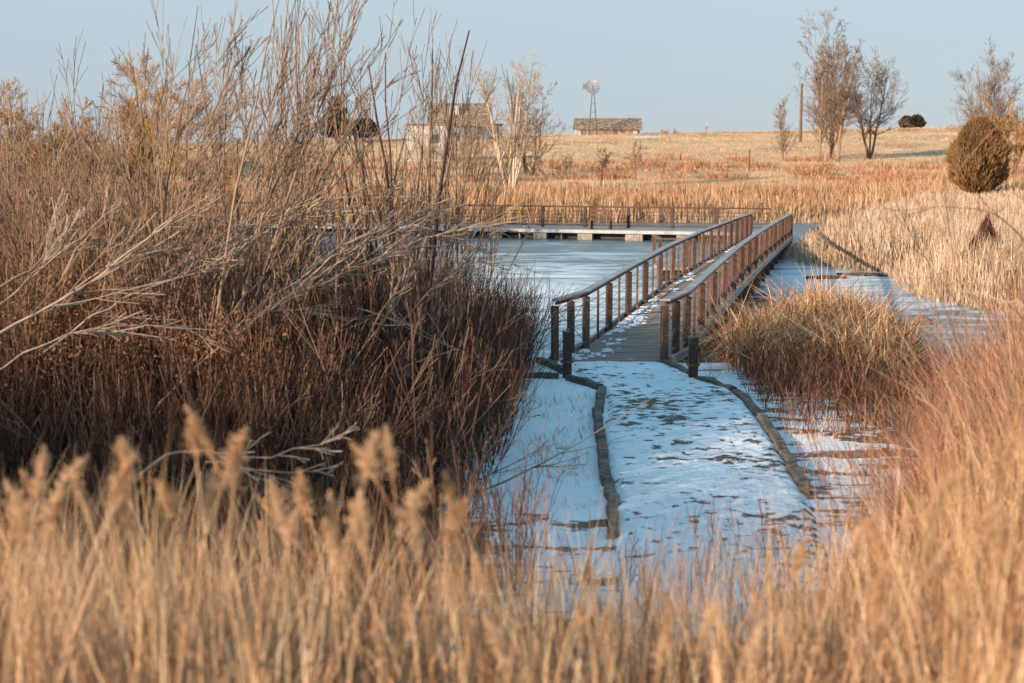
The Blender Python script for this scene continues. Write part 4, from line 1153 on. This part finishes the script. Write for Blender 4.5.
# darker scrub patches on the hill
cl = scatter(260, -80, 95, 125, 250, lambda x, y: (fbm(x * .035, y * .06, 67) > .54) & (np.abs(x) < .42 * y)); nb_ = 60
I = np.repeat(np.arange(len(cl)), nb_); rc = rng.uniform(.5, 1.3, len(cl)); th = rng.uniform(0, 2 * np.pi, len(I)); q_ = rng.uniform(0, 1, len(I)) ** .5
P0 = cl[I] + np.column_stack([np.cos(th) * q_ * rc[I] * 2.2, np.sin(th) * q_ * rc[I], np.zeros(len(I)) - .05])
V, Q, r_, _ = blades(P0, .45 * rc[I] * rng.uniform(.5, .95, len(I)), .06, q_ * .9, .1, 3, dirs=th)
tag(link('hill_scrub', quads_mesh('hill_scrub', V, Q, r_), M['leaf_rust']), 'dark low scrub scattered over the hillside', 'brush', kind='stuff')
# hill grass
P0 = scatter(230000, -110, 130, 98, 300, lambda x, y: np.abs(x) < .45 * y, True); n = len(P0)
V, Q, r_, _ = blades(P0 - [0, 0, .05], rng.uniform(.12, .32, n) * (.5 + fbm(P0[:, 0] * .2, P0[:, 1] * .12, 64)), rng.uniform(.025, .055, n) * P0[:, 1] / 150, rng.uniform(.1, .8, n), .1, 2)
tag(link('hill_grass', quads_mesh('hill_grass', V, Q, r_), M['hillgrass']), 'short dry tan grass covering the far hill', 'grass', kind='stuff')
# left bank beyond the thicket
P0 = scatter(22000, -60, -3, 30, 92, lambda x, y: (sdf(x, y) > .2) & (x > -.42 * y - 3) & (x < -.05 * y), True); n = len(P0)
V, Q, r_, _ = blades(P0 - [0, 0, .05], rng.uniform(.7, 1.8, n), rng.uniform(.014, .03, n) * np.clip(P0[:, 1] / 40, 1, 2), rng.uniform(.05, .4, n), .1, 4)
tag(link('bank_grass', quads_mesh('bank_grass', V, Q, r_), M['reed']), 'tall dry grass on the bank behind the thicket', 'grass', kind='stuff')


# ---- near right mass of reddish grass
def nr(x, y):
    e_ = np.interp(y, [6, 9, 12, 15, 18, 21, 24, 28], [2.0, 2.5, 3.2, 4.3, 5.4, 7.2, 8.7, 10.8])
    return x > e_ + (fbm(x * .9, y * .9, 71) - .5) * 1.6


P0 = scatter(19000, 1.8, 15, 8.5, 29, lambda x, y: nr(x, y) & (x < .40 * y + 2.2) & (sdf(x, y) > .1), True); n = len(P0)
hr = np.interp(P0[:, 0] / P0[:, 1], [.22, .28, .34, .38], [.75, 1.05, 1.75, 2.2]) * (.75 + .5 * fbm(P0[:, 0], P0[:, 1], 72)) * rng.uniform(.5, 1.1, n)
V, Q, r_, _ = blades(P0 - [0, 0, .05], hr * (.55 + .9 * fbm(P0[:, 0] * 2.2, P0[:, 1] * 1.6, 73)), rng.uniform(.005, .015, n), rng.uniform(.05, .9, n), rng.uniform(0, .3, n), 6, kink=.25)
tag(link('russet_grass', quads_mesh('russet_grass', V, Q, r_), M['rust']), 'tall russet and straw grass on the near right bank', 'grass', kind='stuff')
stems('bank_shoots', 650, (2.2, 9.5, 8.5, 24, lambda x, y: nr(x, y) & (x < .40 * y + .6)), .9, 2.0, .006, 'redshoot', 'tall red brown wands tangled in the russet grass of the near bank', 4, .25, 26, .4)
P0 = scatter(3200, 1.8, 12, 8.0, 26, lambda x, y: nr(x - .2, y) & (x < .40 * y + 2.2) & (sdf(x, y) > .1), True); n = len(P0)
hr = np.interp(P0[:, 0] / P0[:, 1], [.22, .28, .34, .38], [.8, 1.15, 1.7, 2.2]) * rng.uniform(.6, 1.1, n)
V, Q, r_, _ = blades(P0 - [0, 0, .05], hr, rng.uniform(.004, .009, n), rng.uniform(.05, .4, n), rng.uniform(0, .1, n), 5)
tag(link('pale_stalks', quads_mesh('pale_stalks', V, Q, r_), M['straw_pale']), 'pale thin stalks standing among the russet grass', 'grass', kind='stuff')

P0 = scatter(9000, -2.5, 7.5, 8.8, 26.5, lambda x, y: ((x < PLx(y) - .15) | (x > PRx(y) + .15)) & (sdf(x, y) > .3) & (fbm(x * 1.3, y * 1.6, 91) > .50)); n = len(P0)
V, Q, r_, _ = blades(P0 - [0, 0, .02], rng.uniform(.05, .28, n), rng.uniform(.005, .010, n), rng.uniform(.2, 1.2, n), .2, 3)
tag(link('short_tufts', quads_mesh('short_tufts', V, Q, r_), M['cattail']), 'short dead grass tufts poking through the thin snow', 'grass', kind='stuff')


stems('foreground_shoots', 420, (-4.5, .2, 9.2, 13.5, lambda x, y: x > -.36 * y), .6, 1.25, .0055, 'redshoot', 'bright red brown shoots between the golden grass and the thicket', 3, .12, 22, .4)
stems('path_shoots', 190, (.4, 5.2, 9.0, 15.5, lambda x, y: (x > -.36 * y) & ((x > 3.3) | (y < 12))), .4, 1.0, .004, 'redshoot', 'thin pinkish shoots scattered over the snow near the path', 3, .15, 22, .4)


# ---- foreground strip, blurred


def fgh(x, y):
    px = 512 + x / y * F
    tip = np.interp(px, [-60, 0, 60, 130, 180, 250, 330, 400, 470, 540, 620, 700, 760, 830, 900, 960, 1024, 1090], [455, 450, 450, 440, 470, 470, 480, 470, 505, 525, 530, 530, 515, 480, 450, 390, 320, 300])
    z = 4.5 - (tip - 150) * y / F
    return np.clip(z - height(x, y), .25, 2.4)


P0 = scatter(8800, -5.2, 5.5, 4.0, 9.6, lambda x, y: (np.abs(x) < .40 * y + 1.2) & (rng.uniform(0, 1, len(x)) < np.clip((fbm(x * 2.6, y * 1.6, 81) - .38) * 5, .05, 1) * np.interp(x / y, [-.3, -.15, -.06, .04, .14, .22, .32], [1, .75, .45, .50, .65, .5, .55])), True); n = len(P0)
hf_ = fgh(P0[:, 0], P0[:, 1]) * rng.uniform(.25, 1.0, n) ** .8 * (.55 + .85 * fbm(P0[:, 0] * 3.5, P0[:, 1] * 2, 88))
V, Q, r_, tipP = blades(P0 - [0, 0, .05], hf_, rng.uniform(.004, .009, n), rng.uniform(.03, .4, n), rng.uniform(0, .12, n), 5, kink=.08)
tag(link('foreground_grass', quads_mesh('foreground_grass', V, Q, r_), M['straw']), 'golden dry grass in the near foreground', 'grass', kind='stuff')
P0 = scatter(5600, -6.2, 6.2, 7.6, 13.0, lambda x, y: (np.abs(x) < .40 * y + 1.2) & (fbm(x * 1.3, y * 1.3, 83) > np.where(np.abs(x - .2) < 1.7, .57, .44)), True); n = len(P0)
hf_ = rng.uniform(.25, .95, n) * np.interp(P0[:, 0], [-3, -1, 0, 1.5, 3, 4], [1.1, .95, .7, .5, .9, 1.2])
V, Q, r_, _ = blades(P0 - [0, 0, .05], hf_, rng.uniform(.005, .010, n), rng.uniform(.05, .5, n), rng.uniform(0, .15, n), 5, kink=.1)
tag(link('middle_grass', quads_mesh('middle_grass', V, Q, r_), M['straw']), 'straw grass where the bank meets the snowy path', 'grass', kind='stuff')

P0 = scatter(2000, -5.2, 5.6, 4.4, 9.0, lambda x, y: (np.abs(x) < .40 * y + 1.2), True); n = len(P0)
V, Q, r_, _ = blades(P0, fgh(P0[:, 0], P0[:, 1]) * rng.uniform(.3, .8, n), rng.uniform(.005, .012, n), rng.uniform(.4, 1.3, n), rng.uniform(.1, .5, n), 6, kink=.3)
tag(link('bent_grass', quads_mesh('bent_grass', V, Q, r_), M['rust']), 'bent and broken russet grass leaves in the near foreground', 'grass', kind='stuff')
P0 = scatter(650, -1.0, 3.2, 5.2, 10.5, lambda x, y: (x / y > -.06) & (x / y < .27), True); n = len(P0)
tipy = rng.uniform(455, 590, n); zt = 4.5 - (tipy - 150) * P0[:, 1] / F
V, Q, r_, _ = blades(P0 - [0, 0, .05], np.clip(zt - P0[:, 2], .2, 1.9), rng.uniform(.003, .006, n), rng.uniform(.05, .4, n), rng.uniform(0, .12, n), 6, kink=.1)
tag(link('wispy_grass', quads_mesh('wispy_grass', V, Q, r_), M['straw']), 'thin wispy straw stems rising over the near end of the path', 'grass', kind='stuff')
# plumed grass: stalks with fluffy seed heads
stalks = []
for px, py in ((45, 445), (20, 470), (70, 470), (120, 438), (135, 452), (90, 455), (185, 405), (192, 420), (246, 428), (112, 475), (240, 440), (378, 430), (386, 425), (372, 445), (5, 480), (300, 470), (330, 490), (270, 480),
               (350, 440), (155, 480), (215, 470), (60, 490), (30, 500), (430, 480), (445, 470), (410, 490), (960, 470), (1000, 440), (1020, 430), (985, 500), (350, 500), (465, 500)):
    stalks.append((px, py, rng.uniform(3.7, 5.0)))
for i in range(95):
    px = rng.uniform(-20, 1044); tip = np.interp(px, [0, 200, 400, 470, 540, 700, 800, 900, 1024], [470, 480, 490, 540, 590, 590, 540, 500, 430])
    stalks.append((px, tip - 5 + rng.exponential(90), rng.uniform(3.8, 7.5)))
TP = np.array([at(*s_) for s_ in stalks]); n = len(TP)
lean_ = rng.normal(0, .22, (n, 2)) * [1, .5]
hh = TP[:, 2] - height(TP[:, 0], TP[:, 1])
RT = TP.copy(); RT[:, :2] -= lean_ * hh[:, None]; RT[:, 2] = height(RT[:, 0], RT[:, 1]) - .03
t = np.linspace(0, 1, 7)[None, :, None]
P = RT[:, None] * (1 - t) + TP[:, None] * t; P[..., :2] = RT[:, None, :2] + (TP - RT)[:, None, :2] * t ** 1.7
part = [tubes(P, np.full((n, 7), .0026), 3)]
m_ = 190
big = np.where(np.arange(n) < 35, rng.uniform(.5, 1.15, n), rng.uniform(.2, .7, n))
I = np.repeat(np.arange(n), m_); tt = rng.beta(1.6, 1.9, len(I)) * (rng.uniform(.16, .24, n) * (.5 + .5 * big))[I] / hh[I] * 6
base = P[I, 6] * (1 - tt[:, None]) + P[I, 5] * tt[:, None] - (P[I, 6] - P[I, 5]) * 0
sz = rng.uniform(.006, .022, len(I)) * (rng.uniform(.7, 1.2, n) * (.4 + .6 * big))[I] * np.clip(.35 + 1.3 * np.sin(np.pi * np.clip(tt * hh[I] / 6 / .22, 0, 1)), .3, 1.5)
d = unit(rng.normal(0, 1, (len(I), 3)) + [0, 0, 1.1])
Pf = base[:, None] + d[:, None] * (np.array([0, .6, 1])[None, :, None] * (sz * 2.0)[:, None, None])
Rf = np.full((len(I), 3), .0013) * np.array([1, 1.2, .5])
part.append(tubes(Pf, Rf, 3, rnd=np.clip(rng.uniform(.3, 1, n)[I], 0, 1)))
V, Q, r_ = merge(part)
tag(link('plume_grass', quads_mesh('plume_grass', V, Q, r_), M['straw_pale']), 'tall stalks with fluffy tan seed heads in the foreground', 'grass', kind='stuff')

# forked reddish weed stalk in the foreground + shrub at the right edge
woody('weed_stalk', (at(470, 470, 7.2)[0] - .12, 7.2, hz(-.2, 7.2)), 'forked pinkish weed stalk standing in the golden foreground grass', 'weed', 1, 1.45, .008, spread=.05, up=.02, wob=.04,
      fork=((5, .4, .9, 28, .42), (3, .3, .9, 26, .45)), minr=.003, mats=('tanstem', 'tanstem'), base_r=.02, part=('stem', 'twigs'))
x_ = 4.25
woody('bare_shrub', (x_, 11.2, hz(x_, 11.2)), 'bare brown shrub with arching branches at the reedy edge of the view', 'shrub', 9, 4.5 + (150 - 150) * 11.2 / F - hz(x_, 11.2), .014, spread=.3, up=.02, wob=.06, lean=(-.12, 0),
      fork=((6, .3, .95, 24, .42), (5, .2, 1, 24, .5)), minr=.0032, mats=('willow', 'twig'), base_r=.3, part=('stem', 'twigs'))
dead_branch('bent_stem', [(1040, 312), (1000, 298), (960, 290), (905, 284)], 8.5, 9, .008, 'pale bent stem arching over the reeds', 2, 15, .2, mats='palewood', lev2=1, minr=.002)
dead_branch('bent_stem', [(1040, 260), (1000, 215), (960, 205), (880, 212)], 9.5, 10, .007, 'thin dark stem bowing away from the shrub at the edge of the view', 3, 15, .3, mats='willow_dark', lev2=2, minr=.002)
dead_branch('bent_stem', [(1045, 540), (1000, 490), (960, 440), (915, 385)], 8.0, 9, .008, 'pinkish leaning stem with seed clusters over the russet grass', 5, 20, .25, mats='greywood', lev2=3, minr=.002)

# brush pile on the reedy bank, rock and sticks on the ice
g_ = at(985, 262, 45)
e = empty('brush_pile', (g_[0], g_[1], hz(g_[0], g_[1])), 'dark mound of old reeds on the right hand bank', 'brush pile')
n = 2600; th = rng.uniform(0, 2 * np.pi, n); rr = .95 * rng.uniform(0, 1, n) ** .5
P0 = np.column_stack([np.cos(th) * rr, np.sin(th) * rr, np.zeros(n)])
Hh = 1.5 * np.clip(1.25 - rr, .3, 1) * rng.uniform(.8, 1.1, n)
V, Q, r_, _ = blades(P0, Hh, .035, rr * .9 / Hh, .1, 4, dirs=th + np.pi + rng.normal(0, .3, n))
link('reed_thatch', quads_mesh('reed_thatch', V, Q, r_), M['redstem'], e)
g_ = at(922, 322, 37); s = MB(); pts, fs = lump(np.array([0, 0, 0.]), (.30, .25), .24, 99); s.poly(pts, fs)
o = s.build('rock', M['rock'], None, smooth_=True); o.location = (g_[0], 37, -.02); tag(o, 'round brown rock poking through the channel ice', 'rock')
for i, (px, py, Ln, an, lab) in enumerate(((826, 279, 1.5, 5, 'dark straight stick lying flat on the snowy ice'), (862, 276, 1.8, 160, 'dark log lying on the ice against the reeds'), (862, 268, 1.2, 30, 'short dark stick half hidden by the reed tongue'),
                                           (752, 302, 1.3, -10, 'dark plank lying on the ice beside the bridge piles'))):
    d = ray(px, py); k = -CAM[2] / d[2]; p = CAM + d * k
    e_ = math.radians(an); s = MB(); prev = None
    v_ = np.array([math.cos(e_), math.sin(e_), 0]) * Ln / 2
    s.tube(-v_ + [0, 0, .05], np.array([.05, .04, .07]), .06, .07, n=7); s.tube(np.array([.05, .04, .07]), v_ + [0, 0, .05], .07, .04, n=7)
    o = s.build('log', M['wood_dark'], None); o.location = (p[0], p[1], 0.0); tag(o, lab, 'log', 'driftwood on the ice')

# ------------------------------------------------------------------ light
SUN_EL = math.radians(16.0)
SUN_DIR = unit(np.array([-0.78, -0.62, 0.0]))            # towards the sun, horizontally
sv = np.array([SUN_DIR[0] * math.cos(SUN_EL), SUN_DIR[1] * math.cos(SUN_EL), math.sin(SUN_EL)])
sd_ = bpy.data.lights.new('sun', 'SUN'); sd_.energy = 4.9; sd_.angle = math.radians(.53); sd_.color = (1.0, 0.78, 0.57)
so = bpy.data.objects.new('sun', sd_); COL.objects.link(so)
so.rotation_euler = Vector(sv).to_track_quat('Z', 'Y').to_euler()
so.location = (-30, -30, 30)

w = bpy.data.worlds.new('World'); sc.world = w; w.use_nodes = True
nt = w.node_tree; bg = nt.nodes['Background']
sky = N(nt, 'ShaderNodeTexSky', sky_type='NISHITA'); sky.sun_disc = False
sky.sun_elevation = SUN_EL
sky.sun_rotation = math.atan2(SUN_DIR[0], SUN_DIR[1])
sky.altitude = 0; sky.air_density = 1.0; sky.dust_density = 0.0; sky.ozone_density = 1.0
# thin high haze evens the sky out: a part of the clear sky plus an even pale blue
k1 = N(nt, 'ShaderNodeVectorMath', operation='MULTIPLY_ADD')
k1.inputs[1].default_value = (0.108, 0.108, 0.108)
tcw = N(nt, 'ShaderNodeTexCoord'); sx = N(nt, 'ShaderNodeSeparateXYZ'); nt.links.new(tcw.outputs['Generated'], sx.inputs[0])
vr = ramp(nt, [(0.0, (.35, .44, .56)), (0.10, (.44, .545, .62)), (0.35, (.31, .56, .75)), (1.0, (.24, .55, .82))])
nt.links.new(sx.outputs['Z'], vr.inputs[0])
vs = N(nt, 'ShaderNodeVectorMath', operation='SCALE'); vs.inputs['Scale'].default_value = 10 / 2 ** 0.7
nt.links.new(vr.outputs[0], vs.inputs[0]); nt.links.new(vs.outputs[0], k1.inputs[2])
nt.links.new(sky.outputs[0], k1.inputs[0]); nt.links.new(k1.outputs[0], bg.inputs['Color'])
bg.inputs['Strength'].default_value = 0.1

sc.view_settings.view_transform = 'Standard'; sc.view_settings.look = 'None'
sc.view_settings.exposure = 0.7; sc.view_settings.gamma = 1.0
sc.cycles.max_bounces = 6; sc.cycles.diffuse_bounces = 3; sc.cycles.glossy_bounces = 2; sc.cycles.transmission_bounces = 2
sc.cycles.sample_clamp_indirect = 6
